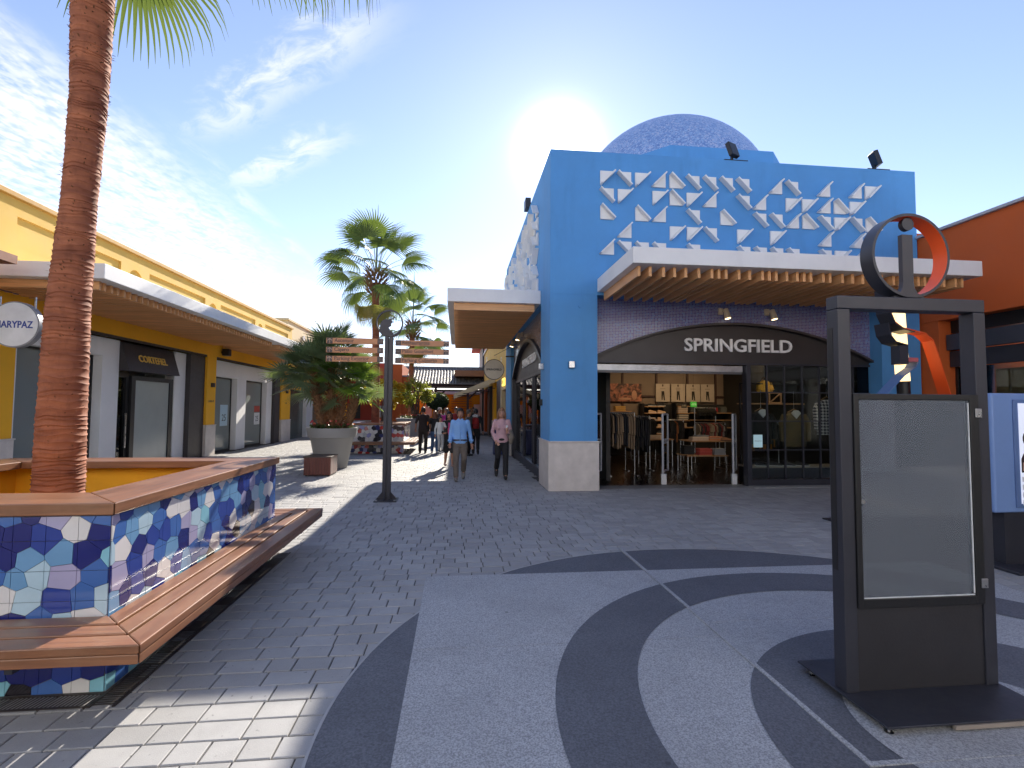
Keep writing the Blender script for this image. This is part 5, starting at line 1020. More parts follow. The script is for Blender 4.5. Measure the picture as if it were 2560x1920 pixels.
def shoe_mesh(mat, sole, L_=.27):
    m = MB(); secs = ((0, .034, .075), (.05, .038, .085), (.11, .037, .075), (.16, .040, .055), (.21, .042, .045), (.255, .030, .035), (.27, .008, .02)); vs = []; n = 8
    for y, w, h in secs: vs += [(w*math.cos(math.pi*j/(n-1)), -y, .02+h*math.sin(math.pi*j/(n-1))) for j in range(n)]
    m.add(vs, [(i*n+j, i*n+j+1, (i+1)*n+j+1, (i+1)*n+j) for i in range(len(secs)-1) for j in range(n-1)]+[tuple(range(n))]); m.prism([(-.036, .01), (.036, .01), (.043, -.16), (.036, -.255), (0, -.28), (-.036, -.255), (-.043, -.16)], 2, 0, .021, 1)
    me = m.mesh('shoe'); me.materials.append(mat); me.materials.append(sole); me.polygons.foreach_set('material_index', m.m); return me
SH = [shoe_mesh(col((.55, .36, .22)), col((.7, .6, .5))), shoe_mesh(col((.02, .02, .022)), col((.55, .55, .52))), shoe_mesh(col((.25, .12, .06)), col((.06, .04, .03)))]
def shoes(x, y, z, k, rz, label, grp='shoes on display'):
    t = thing('shoe_pair', label, 'shoes', (x, y, z), grp)
    for dx in (-.055, .055): o = link('shoe', SH[k], t); o.matrix_parent_inverse = Matrix.Identity(4); o.location = (dx*math.cos(rz), dx*math.sin(rz), .001); o.rotation_euler = (0, 0, rz)
pos = ('left end', 'right end')
for r_, (z, k) in enumerate(((1.80, 1), (1.56, 0), (1.30, 0), (1.05, 0), (.82, 1))):
    for j, x in enumerate((6.88, 7.22)): shoes(x, 17.6, z, k, R(75), '%s shoes at the %s of the %s shoe shelf' % ('black' if k == 1 else 'tan', pos[j], ('top', 'second', 'third', 'fourth', 'lowest')[r_]))
def rail(x0, x1, y, z, cols, label, gh, rot=0, axis='x'):
    t = thing('clothes_rail', label, 'clothes rail', ((x0+x1)/2, y, 0), 'clothes rails'); MB().tube([(x0-.05, y, z), (x1+.05, y, z)], .014, 8).build('bar', steel, t); 
    for x in (x0-.05, x1+.05): MB().tube([(x, y, z), (x, y, .03)], .014, 8).build('upright', steel, t); bx('foot', x-.02, y-.25, 0, x+.02, y+.25, .03, steel, t)
    n = int((x1-x0)/.055); rg = random.Random(int(x0*31))
    for i in range(n):
        x = x0+(i+.5)*(x1-x0)/n; h = gh*rg.uniform(.85, 1.05); w = rg.uniform(.2, .24); c = cols[rg.randrange(len(cols))]; m = MB()
        prf = [(-.04, -.03), (-w, -.11), (-w-.03, -h*.6), (-w+.03, -h*.62), (-w*.85, -h), (w*.85, -h), (w-.03, -h*.62), (w+.03, -h*.6), (w, -.11), (.04, -.03)]
        m.prism([(y+u, z+v) for u, v in prf], 0, x-.02, x+.018); m.build('garment', col(c), t, bevel=.008); MB().tube([(x, y, z+.012), (x, y, z-.035)], .004, 5).build('hanger', steel, t)
rail(5.42, 6.25, 17.5, 1.45, ((.45, .15, .03), (.32, .2, .13), (.28, .17, .10), (.05, .04, .04), (.55, .33, .10)), 'rail of orange and brown garments by the back wall', .85)
rail(5.85, 6.6, 16.4, 1.40, ((.012, .012, .013), (.02, .018, .018)), 'rail of long black coats in the middle of the shop', 1.05); rail(7.5, 8.4, 15.2, 1.28, ((.33, .25, .17), (.2, .03, .03), (.03, .03, .03), (.28, .2, .14), (.25, .22, .2)), 'low rail of mixed brown and red garments', .5)
rail(3.9, 4.5, 12.6, 1.6, ((.02, .02, .025), (.3, .2, .12)), 'rail of dark coats just inside the entrance on the left', .9); rail(8.6, 9.3, 17.45, 1.75, ((.02, .02, .02),), 'high rail of black garments on the back wall', .3)
def table(x0, x1, y0, y1, z, label):
    t = thing('display_table', label, 'table', ((x0+x1)/2, (y0+y1)/2, 0), 'display tables'); bx('top', x0, y0, z-.03, x1, y1, z, shelfm, t)
    for x in (x0+.04, x1-.04):
        for y in (y0+.04, y1-.04): MB().tube([(x, y, 0), (x, y, z-.03)], .016, 8).build('leg', steel, t)
    for x in (x0+.04, x1-.04): MB().tube([(x, y0+.04, .08), (x, y1-.04, .08)], .013, 6).build('stretcher', steel, t)
table(6.15, 7.32, 13.0, 13.7, .46, 'lower nested display table near the entrance'); table(6.6, 7.9, 13.72, 14.5, .80, 'higher nested display table behind the low one'); table(5.6, 6.5, 14.6, 15.3, .80, 'display table beside the black coats')
stack(6.72, 13.2, .46, .36, 5, ((.55, .10, .08), (.5, .08, .06)), 'coral folded clothes on the low table'); stack(7.12, 13.2, .46, .3, 5, ((.32, .33, .35),), 'grey folded clothes on the low table'); stack(6.35, 13.4, .46, .3, 7, ((.03, .03, .03),), 'black folded clothes on the low table')
stack(6.95, 13.95, .80, .5, 3, ((.68, .55, .42), (.6, .45, .35)), 'cream folded clothes on the high table'); stack(7.55, 14.2, .80, .4, 3, ((.6, .24, .12), (.45, .3, .2)), 'orange folded clothes on the high table'); stack(7.2, 14.3, .80, .4, 4, ((.25, .27, .3),), 'blue grey folded clothes on the high table'); shoes(7.6, 13.85, .80, 2, R(40), 'brown boots on the high table'); stack(6.05, 14.9, .80, .5, 3, ((.55, .42, .28),), 'sand folded clothes on the table beside the black coats')
sg = thing('price_sign', 'small green discount sign hanging over the shelves', 'sign', (8.28, 16.9, 1.85)); bx('card', 8.14, 16.9, 1.78, 8.36, 16.91, 1.96, emis('green_card', (.06, .42, .05), .25), sg); text('lettering', '-30%', .1, (8.25, 16.896, 1.87), flat((.8, .85, .8), .5), sg, '-y', .001); MB().tube([(8.25, 16.905, 1.96), (8.25, 16.905, 4.09)], .003, 4).build('cord', black, sg)
sg = thing('price_sign', 'small dark sign beside the green discount sign', 'sign', (7.92, 16.9, 1.85)); bx('card', 7.8, 16.9, 1.74, 8.0, 16.91, 1.9, col((.04, .04, .04)), sg); text('lettering', '2.ED', .07, (7.9, 16.896, 1.82), flat((.7, .6, .4), .5), sg, '-y', .001); MB().tube([(7.9, 16.905, 1.9), (7.9, 16.905, 4.09)], .003, 4).build('cord', black, sg)
def gate(x, y, label, dx=.26, dy=.34):
    t = thing('security_gate', label, 'security gate', (x, y, 0), 'grey security gates at the entrance'); gm = flat((.40, .41, .44), .4); A = Vector((x, y, 0)); B = Vector((x+dx, y+dy, 0)); m = MB()
    for P_, z0 in ((A, .0), (B, .28)): m.tube([P_+Vector((0, 0, z0)), P_+Vector((0, 0, 1.58))], .026, 8)
    for z in (.3, .93, 1.0, 1.58): m.tube([A+Vector((0, 0, z)), B+Vector((0, 0, z))], .022, 8)
    m.build('frame', gm, t, smooth=40); q = (B-A).normalized(); s = Vector((q.y, -q.x, 0))*.004
    for z0, z1 in ((.3, .93), (1.0, 1.58)): MB().add([A+s+Vector((0, 0, z0)), B+s+Vector((0, 0, z0)), B+s+Vector((0, 0, z1)), A+s+Vector((0, 0, z1)), A-s+Vector((0, 0, z0)), B-s+Vector((0, 0, z0)), B-s+Vector((0, 0, z1)), A-s+Vector((0, 0, z1))], [(0, 1, 2, 3), (4, 7, 6, 5), (0, 4, 5, 1), (1, 5, 6, 2), (2, 6, 7, 3), (3, 7, 4, 0)]).build('panel', glz, t)
    MB().prism([(x-.05, y-.04), (x+.07, y-.04), (x+.12, y+.08), (x-.02, y+.08)], 2, 0.005, .24).build('pedestal', flat((.68, .67, .65), .5), t, bevel=.012)
rail(6.85, 7.35, 15.9, 1.35, ((.02, .02, .02), (.35, .12, .04), (.03, .025, .025)), 'rail with one rust coloured jacket between the tables', .7); rail(8.9, 9.8, 14.6, 1.3, ((.012, .012, .012), (.03, .03, .035), (.4, .2, .05)), 'dark rail on the right side of the shop floor', .85); rail(4.7, 5.3, 13.6, 1.5, ((.02, .02, .025), (.04, .035, .03)), 'rail of navy coats left of the middle gate', .95)
gate(4.62, 10.98, 'grey security gate in the middle of the shop entrance'); gate(6.26, 10.92, 'grey security gate beside the shop window'); gate(3.02, 10.95, 'grey security gate behind the blue pillar')
# ---------------- window display
plat = thing('window_platform', 'low dark platform carrying shoes in the shop window', 'platform', (7.9, 11.2, 0)); bx('deck', 6.7, 10.95, .36, 9.3, 11.5, .39, col((.35, .3, .24)), plat); bx('base', 6.72, 10.97, .006, 9.28, 11.48, .359, black, plat)
for k in range(4): shoes(6.95+k*.33, 11.15, .39, 1, R(70), '%s pair of black sneakers on the window platform' % ('first', 'second', 'third', 'fourth')[k], 'window sneakers')
def hung(x, y, zt, w, h, mat, label, collar=None, sleeve=True):
    t = thing('hanging_garment', label, 'garment', (x, y, zt-h), 'garments in the shop window'); m = MB(); NS = 14; NZ = 12; vs = []
    for j in range(NZ+1):
        v = j/NZ; z = zt-h*v; ww = w*(.42+.58*min(1, v*5)**.5)*(1+.06*v); dd = .11*(.5+.5*min(1, v*4))
        for i in range(NS): a = 2*math.pi*i/NS; fo = 1+.10*math.sin(a*5+v*3)*min(1, v*1.6); vs.append((x+ww*.5*math.cos(a), y+dd*fo*math.sin(a), z))
    m.add(vs, [(j*NS+i, j*NS+(i+1) % NS, (j+1)*NS+(i+1) % NS, (j+1)*NS+i) for j in range(NZ) for i in range(NS)]+[tuple(range(NS))[::-1]]); m.build('body', mat, t, smooth=True)
    if sleeve:
        for s in (-1, 1): MB().tube([(x+s*w*.42, y, zt-.07), (x+s*w*.58, y-.02, zt-.25), (x+s*w*.60, y-.04, zt-h*.85)], [.075, .08, .055], 10).build('sleeve', mat, t, smooth=40)
    if collar: MB().prism([(x-.12, zt-.02), (x-.05, zt+.05), (x+.05, zt+.05), (x+.12, zt-.02), (x+.0, zt-.16)], 1, y-.10, y-.06).build('collar', collar, t, bevel=.01)
    MB().tube([(x-w*.3, y, zt+.0), (x, y, zt+.08), (x+w*.3, y, zt+.0)], .008, 6).build('hanger', shelfm, t); MB().tube([(x, y, zt+.08), (x, y, zt+.5)], .006, 6).build('hook', steel, t)
hung(7.25, 11.4, 1.66, .52, .78, col((.012, .012, .014)), 'black jacket with white collar in the shop window', col((.6, .6, .6))); hung(8.1, 11.4, 1.64, .56, .82, paint('olive_cloth', (.14, .10, .045), .9, 0, .2, 5), 'olive brown coat in the shop window', col((.6, .6, .58)))
ck, N_, L_, b_ = base('check_cloth'); g_ = nd(N_, 'ShaderNodeNewGeometry'); spx = nd(N_, 'ShaderNodeSeparateXYZ'); L_.new(g_.outputs['Position'], spx.inputs[0])
def stripe(o):
    a = nd(N_, 'ShaderNodeMath', operation='MULTIPLY'); L_.new(o, a.inputs[0]); a.inputs[1].default_value = 1/.075; f = nd(N_, 'ShaderNodeMath', operation='FRACT'); L_.new(a.outputs[0], f.inputs[0]); c = nd(N_, 'ShaderNodeMath', operation='GREATER_THAN'); L_.new(f.outputs[0], c.inputs[0]); c.inputs[1].default_value = .55; return c.outputs[0]
ad_ = nd(N_, 'ShaderNodeMath', operation='ADD'); L_.new(stripe(spx.outputs[0]), ad_.inputs[0]); L_.new(stripe(spx.outputs[2]), ad_.inputs[1]); hv = nd(N_, 'ShaderNodeMath', operation='MULTIPLY'); L_.new(ad_.outputs[0], hv.inputs[0]); hv.inputs[1].default_value = .5; L_.new(mix(N_, L_, hv.outputs[0], (.03, .035, .06), (.55, .55, .58)), b_.inputs['Base Color']); b_.inputs['Roughness'].default_value = .9
hung(9.0, 11.45, 1.95, .5, .85, ck, 'blue and white checked shirt at the right of the shop window'); hung(7.55, 11.7, 2.42, .26, .3, col((.6, .32, .04)), 'small yellow jacket hanging high in the shop window')
wr = thing('window_stand', 'slim black display frame with wooden shelf in the shop window', 'display stand', (7.6, 11.65, 0))
for x in (6.85, 8.5): bx('upright', x, 11.62, .39, x+.03, 11.65, 2.35, black, wr)
bx('top_bar', 6.88, 11.62, 2.32, 8.5, 11.65, 2.35, black, wr); bx('shelf', 6.88, 11.55, 1.83, 8.5, 11.8, 1.86, shelfm, wr)
cr = thing('wooden_crate', 'small open wooden crate frame on the window shelf', 'crate', (7.75, 11.65, 1.86))
for a in ((7.6, 1.861, 7.63, 2.13), (7.9, 1.861, 7.93, 2.13), (7.63, 1.861, 7.9, 1.89), (7.63, 2.1, 7.9, 2.13)): bx('batten', a[0], 11.6, a[1], a[2], 11.63, a[3], shelfm, cr)
MB().prism([(7.63, 1.90), (7.66, 1.89), (7.9, 2.08), (7.88, 2.1)], 1, 11.6, 11.62).build('brace', shelfm, cr)
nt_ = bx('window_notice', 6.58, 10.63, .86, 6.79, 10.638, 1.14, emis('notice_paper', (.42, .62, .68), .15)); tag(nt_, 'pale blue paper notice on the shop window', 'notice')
text('lettering', '▪ SPRINGFIELD ▪'.replace('▪', ''), .03, (6.685, 10.628, 1.0), flat((.1, .15, .2), .6), nt_, '-y', .0005)
# ================================================================== people
def capsule(m, pts, rad, n=10, fl=1.):
    m.tube(pts, rad, n, 0, fl); m.ell(pts[0], (rad[0],)*3, n, 6); m.ell(pts[-1], (rad[-1],)*3, n, 6)
def loft(m, secs, n=16):
    vs = []
    for (cx, cyy, z, rx, ry) in secs: vs += [(cx+rx*math.cos(2*math.pi*j/n), cyy+ry*math.sin(2*math.pi*j/n), z) for j in range(n)]
    k = len(secs); m.add(vs, [(i*n+j, i*n+(j+1) % n, (i+1)*n+(j+1) % n, (i+1)*n+j) for i in range(k-1) for j in range(n)]+[tuple(range(n))[::-1], tuple(range((k-1)*n, k*n))])
def vox(o, v, it=6):
    r = o.modifiers.new('remesh', 'REMESH'); r.mode = 'VOXEL'; r.voxel_size = v; r.use_smooth_shade = True; s = o.modifiers.new('smooth', 'SMOOTH'); s.factor = .5; s.iterations = it
SKIN = paint('skin', (.50, .27, .19), .55, 0, .06, 9, 60, .05); SKIN2 = paint('tan_skin', (.36, .18, .115), .55, 0, .06, 9, 60, .05)
def hand(m, W_, d, up_, s=1., curl=.5, th=1):
    """palm, four unequal curled fingers and a side thumb merged into the arm"""
    W_ = Vector(W_); d = Vector(d).normalized(); nrm = Vector(up_).normalized(); nrm = (nrm-d*nrm.dot(d)).normalized(); sd = d.cross(nrm)
    capsule(m, [W_, W_+d*.045*s, W_+d*.085*s], [.023*s, .034*s, .034*s], 8, .6)
    for k, (o_, L_) in enumerate(((-.028, .062), (-.010, .074), (.010, .07), (.027, .055))):
        b = W_+d*.085*s+sd*o_*s*th; k1 = b+(d*math.cos(curl*.5)+nrm*math.sin(curl*.5))*L_*.5*s; k2 = k1+(d*math.cos(curl*1.3)+nrm*math.sin(curl*1.3))*L_*.5*s; capsule(m, [b, k1, k2], [.0095*s, .009*s, .0075*s], 6)
    b = W_+d*.03*s-sd*.028*s*th; k1 = b+(d*.6-sd*.7*th+nrm*.3).normalized()*.035*s; capsule(m, [b, k1, k1+(d*.9-sd*.2*th+nrm*.3).normalized()*.03*s], [.012*s, .011*s, .009*s], 6)
def person(label, x, y, H, face, top, bottom, skin=None, hair=(.03, .02, .015), hairstyle='short', pose=None, shoe=(.05, .05, .05), sleeve='long', fem=False, legs='trousers', group='people walking in the alley', fine=.013, extra=None, glasses=False):
    skin = skin or SKIN; t = thing('person', label, 'person', (x, y, 0), group); k = H/1.72; P = dict(le=(.25, .03, 1.13), lw=(.27, -.04, .88), re=(-.25, .03, 1.13), rw=(-.27, -.04, .88), lk=(.10, -.02, .50), la=(.10, .05, .09), rk=(-.10, -.02, .50), ra=(-.10, .05, .09), hd=(0, -.02, 1.6), lft=(0, -1, 0), rft=(0, -1, 0)); P.update(pose or {})
    M = Matrix.Translation((x, y, 0)) @ Matrix.Rotation(face, 4, 'Z') @ Matrix.Scale(k, 4); V = lambda q: Vector(q)
    sw = .155 if fem else .172; hw = .165 if fem else .16; wz = .125 if fem else .15
    def fin(m, name, mat, vs=None, sm=True):
        m.v = [tuple(M @ Vector(p)) for p in m.v]; o = m.build(name, mat, t, smooth=True)
        if vs: vox(o, vs*k, 4)
        return o
    def arm(m, s, r, to=1.):
        S = V((s*sw, .0, 1.40)); E = V(P['le' if s > 0 else 're']); Wt = V(P['lw' if s > 0 else 'rw']); ps = [S, S.lerp(E, .5), E]; rs = [r[0], r[1], r[2]]
        if to > 0: ps += [E.lerp(Wt, .5*to), E.lerp(Wt, to)]; rs += [r[3], r[4]]
        capsule(m, ps, rs, 10); return E, Wt
    def leg(m, s, r, to=1.):
        Hp = V((s*.088, 0, .90)); K = V(P['lk' if s > 0 else 'rk']); A = V(P['la' if s > 0 else 'ra']); ps = [Hp, Hp.lerp(K, .5), K]; rs = list(r[:3])
        if to > 0: ps += [K.lerp(A, .35*to), K.lerp(A, to)]; rs += list(r[3:5])
        capsule(m, ps, rs, 12); return A
    hd = V(P['hd']); m = MB()
    loft(m, [(0, 0, .84, .13, .09), (0, 0, .95, hw-.01, .105), (0, 0, 1.08, wz-.01, .095), (0, 0, 1.24, .138, .10), (0, 0, 1.36, .138, .095), (0, .005, 1.43, .11, .08), (0, .01, 1.48, .055, .055), (0, 0, 1.55, .05, .055)])
    m.ell(hd, (.078, .095, .118), 16, 12); m.ell(hd+V((0, -.02, -.055)), (.056, .066, .06), 12, 8); m.ell(hd+V((0, -.092, -.018)), (.011, .018, .02), 8, 6)
    for s in (-1, 1): m.ell(hd+V((s*.074, .01, -.01)), (.012, .02, .03), 8, 6)
    for s in (-1, 1):
        E, Wt = arm(m, s, (.05, .045, .038, .038, .026)); d = (Wt-E).normalized(); hand(m, Wt, P.get('ld' if s > 0 else 'rd', d), (0, -1, .2) if abs(d.y) < .8 else (0, 0, 1), 1., .55, s)
        A = leg(m, s, (.08, .075, .052, .055, .036))
        f = V(P['lft' if s > 0 else 'rft']); capsule(m, [A, A+f*.1-V((0, 0, .045))], [.035, .028], 8)
    fin(m, 'body', skin, fine)
    # upper garment
    m = MB(); loft(m, [(0, 0, .88 if legs != 'dress' else .8, hw+.018, .125), (0, 0, .98, hw+.012, .122), (0, 0, 1.08, wz+.008, .112), (0, 0, 1.24, .155 if not fem else .148, .118), (0, 0, 1.36, .155 if not fem else .142, .108), (0, .005, 1.43, .115, .088), (0, .01, 1.465, .07, .07)])
    if fem: m.ell((-.07, -.08, 1.25), (.065, .06, .06)); m.ell((.07, -.08, 1.25), (.065, .06, .06))
    for s in (-1, 1): arm(m, s, (.062, .055, .049, .048, .042), .88 if sleeve == 'long' else (0 if sleeve == 'short' else .4))
    fin(m, 'top', top, .016)
    # lower garment
    m = MB(); loft(m, [(0, 0, .80, .155, .11), (0, 0, .90, hw+.012, .118), (0, 0, .985, hw, .112), (0, 0, 1.02, wz+.01, .108)])
    if legs == 'trousers':
        for s in (-1, 1): leg(m, s, (.095, .086, .07, .068, .066), .93)
    elif legs == 'shorts':
        for s in (-1, 1): leg(m, s, (.105, .10, .085), 0)
    fin(m, 'lower_garment', bottom, .016)
    sm_ = col(shoe, .6)
    for s in (-1, 1):
        A = V(P['la' if s > 0 else 'ra']); f = V(P['lft' if s > 0 else 'rft']).normalized(); m = MB(); capsule(m, [A+V((0, 0, -.035))-f*.035, A+f*.06+V((0, 0, -.045)), A+f*.15+V((0, 0, -.055))], [.048, .05, .038], 10, .85); fin(m, 'shoe', sm_)
    hm = paint('hair_%d' % len(bpy.data.materials), hair, .5, 0, .3, 30, 120, .4)
    m = MB(); m.ell(hd+V((0, .018, .028)), (.091, .109, .116), 18, 14)
    m.f = [f for f in m.f if not (sum(m.v[i][1] for i in f)/len(f) < hd.y-.035 and sum(m.v[i][2] for i in f)/len(f) < hd.z+.062) and not (sum(m.v[i][2] for i in f)/len(f) < hd.z-.055)]; m.m = [0]*len(m.f); o = fin(m, 'hair', hm)
    so_2 = o.modifiers.new('solid', 'SOLIDIFY'); so_2.thickness = .008
    if hairstyle in ('bob', 'long'):
        m = MB(); dz = .16 if hairstyle == 'bob' else .42
        secs = [(hd.x, hd.y+.03, hd.z+.06, .082, .07), (hd.x, hd.y+.04, hd.z-.04, .098, .066), (hd.x, hd.y+.055, hd.z-.04-dz*.4, .108 if hairstyle == 'long' else .095, .06), (hd.x, hd.y+.075, hd.z-.04-dz*.8, .10 if hairstyle == 'long' else .08, .05), (hd.x, hd.y+.08, hd.z-.04-dz, .05, .03)]
        loft(m, secs, 20); fin(m, 'hair', hm)
        for s in (-1, 1): m = MB(); capsule(m, [hd+V((s*.055, -.05, .07)), hd+V((s*.084, -.025, .0)), hd+V((s*.088, -.005, -.1)), hd+V((s*.085, .01, -.1-dz*.35))], [.022, .024, .026, .012], 8); fin(m, 'hair', hm)
    for s in (-1, 1):
        m = MB(); m.ell(hd+V((s*.029, -.083, .005)), (.012, .006, .006 if not glasses else .014), 8, 6); fin(m, 'eye', col((.03, .02, .02), .3)); m = MB(); m.ell(hd+V((s*.03, -.084, .027)), (.019, .006, .004), 8, 6); fin(m, 'brow', hm)
    m = MB(); m.ell(hd+V((0, -.086, -.058)), (.022, .006, .006), 10, 6); fin(m, 'mouth', col((.35, .10, .09), .5))
    if extra: extra(t, M, fin)
    return t
WALK1 = dict(rk=(-.09, -.12, .50), ra=(-.09, -.12, .10), lk=(.10, -.05, .52), la=(.09, .26, .20), lft=(0, -.75, -.65))
WALK2 = dict(lk=(.10, -.13, .50), la=(.10, -.16, .10), rk=(-.09, -.02, .52), ra=(-.12, .30, .22), rft=(0, -.7, -.7))
def collar_man(t, M, fin):
    m = MB()
    for s in (-1, 1): m.add([(0, -.075, 1.43), (s*.05, -.085, 1.405), (s*.075, -.05, 1.47), (s*.03, -.055, 1.485)], [(0, 1, 2, 3)])
    fin(m, 'collar', shirt_blue); m = MB(); m.box(-.012, -.124, .95, .012, -.118, 1.4); fin(m, 'placket', shirt_blue)
    m = MB(); m.box(-.165, -.122, .955, .165, -.112, .985); fin(m, 'belt', col((.06, .035, .02), .5))
    for s in (-1, 1): m = MB(); w = Vector(((.268, .06, .925) if s > 0 else (-.234, -.11, .935))); m.tube([w+Vector((0, 0, .05)), w-Vector((0, .005, .0))], [.056, .058], 12); fin(m, 'rolled_cuff', shirt_blue)
shirt_blue = paint('blue_shirt', (.22, .43, .80), .8, 0, .08, 14, 90, .3); khaki = paint('khaki_cloth', (.145, .12, .10), .85, 0, .15, 14, 90, .3)
person('man in pale blue shirt and khaki trousers walking towards the camera', .08, 11.95, 1.68, R(0), shirt_blue, khaki, SKIN2, (.02, .014, .01), 'short', dict(WALK1, le=(.235, .07, 1.13), lw=(.275, .06, .88), re=(-.225, .03, 1.13), rw=(-.235, -.14, .89)), (.16, .15, .14), 'long', fine=.010, extra=collar_man)
pinkk = paint('pink_knit', (.55, .34, .37), .9, 0, .08, 16, 90, .3); blackc = paint('black_cloth', (.016, .016, .019), .85, 0, .2, 14, 90, .2)
def woman_x(t, M, fin):
    m = MB(); m.box(.10, -.22, 1.19, .15, -.205, 1.31); fin(m, 'phone', col((.75, .78, .8), .3)); m = MB(); capsule(m, [Vector((.22, -.08, 1.16)), Vector((.24, -.14, 1.02)), Vector((.22, -.15, .9))], [.05, .07, .05], 10); fin(m, 'folded_coat', col((.20, .17, .14))); m = MB(); m.ell((.0, -.115, .96), (.07, .035, .03)); fin(m, 'belt_bag', col((.02, .02, .02)))
person('woman in pink jumper and black trousers holding a phone', 1.08, 12.2, 1.69, R(-4), pinkk, blackc, SKIN, (.24, .13, .07), 'bob', dict(WALK2, le=(.23, .0, 1.13), lw=(.13, -.19, 1.13), ld=(-.1, -.3, 1), re=(-.23, .03, 1.14), rw=(-.14, -.10, .93), rd=(.5, -.2, -.7)), (.015, .015, .015), 'long', True, fine=.010, extra=woman_x)
person('man in black T-shirt and dark trousers seen from behind', -1.25, 19.1, 1.70, R(180), paint('black_tee', (.03, .02, .018), .9), paint('charcoal_cloth', (.03, .024, .022), .9), SKIN2, (.015, .012, .01), 'short', dict(le=(.26, .05, 1.15), lw=(.27, .0, .92), rk=(-.11, -.06, .5)), (.06, .05, .045), 'short')
person('woman with long wavy auburn hair and blue jeans seen from behind', -.82, 19.15, 1.56, R(176), blackc, paint('denim', (.055, .11, .22), .85, 0, .2, 10), SKIN, (.16, .055, .025), 'long', dict(lk=(.09, -.05, .5)), (.6, .58, .58), 'long', True)
def mother_x(t, M, fin):
    m = MB(); loft(m, [(0, -.012, 1.0, .06, .125), (0, -.02, 1.2, .07, .13), (0, -.012, 1.38, .06, .115)]); fin(m, 'pink_top', col((.62, .07, .20)))
person('woman in pink and black with dark bob carrying a child', -.22, 14.65, 1.58, R(6), blackc, blackc, SKIN2, (.012, .01, .012), 'bob', dict(re=(-.27, -.02, 1.16), rw=(-.20, -.24, 1.06), rd=(.7, -.5, .1), lk=(.10, -.05, .5), la=(.12, -.03, .1), rk=(-.08, .02, .5), ra=(-.10, .12, .12)), (.35, .22, .18), 'long', True, 'shorts', extra=mother_x, glasses=True)
person('small child in light grey carried on the arm of the woman in pink', -.46, 14.5, .0+1.02, R(20), col((.55, .56, .57)), col((.38, .39, .40)), SKIN2, (.02, .015, .012), 'short', dict(lk=(.09, -.10, .55), rk=(-.09, -.12, .55), la=(.08, -.04, .16), ra=(-.08, -.06, .16), le=(.24, -.1, 1.2), lw=(.14, -.24, 1.2)), (.06, .06, .06), 'long').location.z = .42
def pack(t, M, fin):
    m = MB(); loft(m, [(0, .20, .98, .13, .08), (0, .22, 1.02, .155, .10), (0, .22, 1.25, .155, .11), (0, .20, 1.36, .13, .09), (0, .18, 1.40, .06, .04)]); o = fin(m, 'backpack', col((.33, .02, .02)))
    m = MB(); loft(m, [(0, .33, 1.04, .10, .02), (0, .34, 1.16, .10, .02)]); fin(m, 'backpack_pocket', col((.2, .015, .02))); m = MB(); m.ell((0, .07, 1.45), (.12, .08, .07)); fin(m, 'hood', col((.6, .6, .6)))
person('person with red backpack and white hood walking away', .68, 18.45, 1.66, R(172), blackc, blackc, SKIN, (.012, .01, .01), 'short', dict(WALK2), (.03, .03, .03), 'long', extra=pack)
person('man in grey jacket looking aside behind the blue shirted man', .42, 18.0, 1.62, R(60), col((.14, .13, .12)), blackc, SKIN2, (.05, .045, .04), 'short', None, (.05, .05, .05), 'long')
person('person in magenta shirt walking behind the woman in pink', -.42, 20.3, 1.66, R(0), col((.42, .03, .25)), col((.05, .05, .06)), SKIN2, (.2, .15, .12), 'short', WALK1, (.1, .1, .1), 'short', fine=.016)
def hat(t, M, fin): m = MB(); m.lathe([(.13, 1.66), (.135, 1.67), (.085, 1.68), (.08, 1.76), (.01, 1.775)], (0, 0, 0), 16); fin(m, 'hat', col((.55, .5, .42)))
person('person in pale sun hat and dark top among the far walkers', -.80, 23.5, 1.66, R(0), col((.05, .03, .03)), col((.1, .1, .12)), SKIN2, (.03, .02, .02), 'short', WALK2, (.1, .1, .1), 'short', extra=hat, fine=.016)
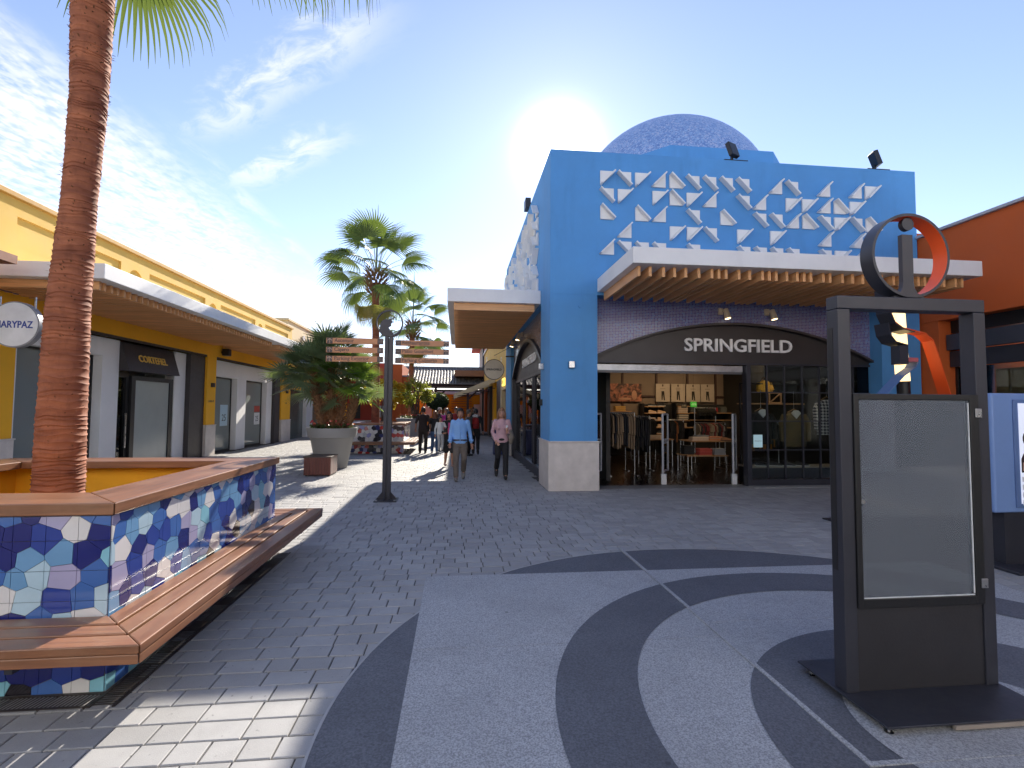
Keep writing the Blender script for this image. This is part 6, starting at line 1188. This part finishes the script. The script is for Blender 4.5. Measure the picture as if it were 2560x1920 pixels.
person('person in dark red top among the far walkers', -.05, 22.5, 1.70, R(0), col((.22, .02, .02)), col((.04, .04, .05)), SKIN2, (.02, .015, .015), 'short', WALK1, (.05, .05, .05), 'short', fine=.016)
person('far walker in black top beside the cream awning', .75, 28, 1.66, R(10), blackc, col((.08, .1, .16)), SKIN, (.25, .14, .06), 'bob', WALK2, (.1, .1, .1), 'long', True, fine=.018); person('far walker in grey top on the shady side', .95, 30, 1.72, R(0), col((.2, .2, .22)), blackc, SKIN2, (.02, .02, .02), 'short', WALK1, (.1, .1, .1), 'long', fine=.018); person('far walker in white top near the clipped tree', -.55, 31, 1.66, R(180), col((.6, .6, .6)), col((.06, .08, .14)), SKIN2, (.03, .02, .02), 'short', WALK1, (.1, .1, .1), 'short', fine=.018)
# ================================================================== shop row across the plaza (seen only in reflections)
pr = thing('opposite_shop_row', 'sunlit white shop row across the plaza behind the viewer, reflected in the shop glass', 'building', (0, -7.30, 0))
bx('upper_wall', -24, -11.80, 3.3, 24, -7.30, 8.4, white, pr); bx('coping', -24.1, -11.90, 8.4, 24.1, -7.20, 8.55, flat((.7, .68, .64), .6), pr); bx('shop_back', -24, -11.80, 0, 24, -11.60, 3.3, flat((.5, .48, .44), .7), pr)
for k in range(9):
    x = -24+k*5.9; p_ = bx('pier', x, -11.58, 0, x+.8, -7.40, 3.298, white, pr)
    if k < 8: bx('pane', x+.8, -7.70, .1, x+5.9, -7.69, 2.7, glz, pr); bx('fascia', x+.8, -7.80, 2.7, x+5.9, -7.55, 3.298, bronze if k % 2 else flat((.35, .42, .5), .6), pr)
sgn = bx('sign_board', 3.0, -7.54, 2.72, 7.4, -7.46, 3.7, black, pr)
FACE['+y'] = Matrix.Rotation(R(180), 4, 'Z') @ Matrix.Rotation(R(90), 4, 'X')
text('sign_lettering', 'TOMMY', .42, (5.2, -7.45, 3.42), flat((.8, .8, .8), .5), sgn, '+y', .004, .006, width=2.2); text('sign_lettering', 'JEANS', .42, (5.2, -7.45, 2.98), flat((.8, .8, .8), .5), sgn, '+y', .004, .006, width=1.9)
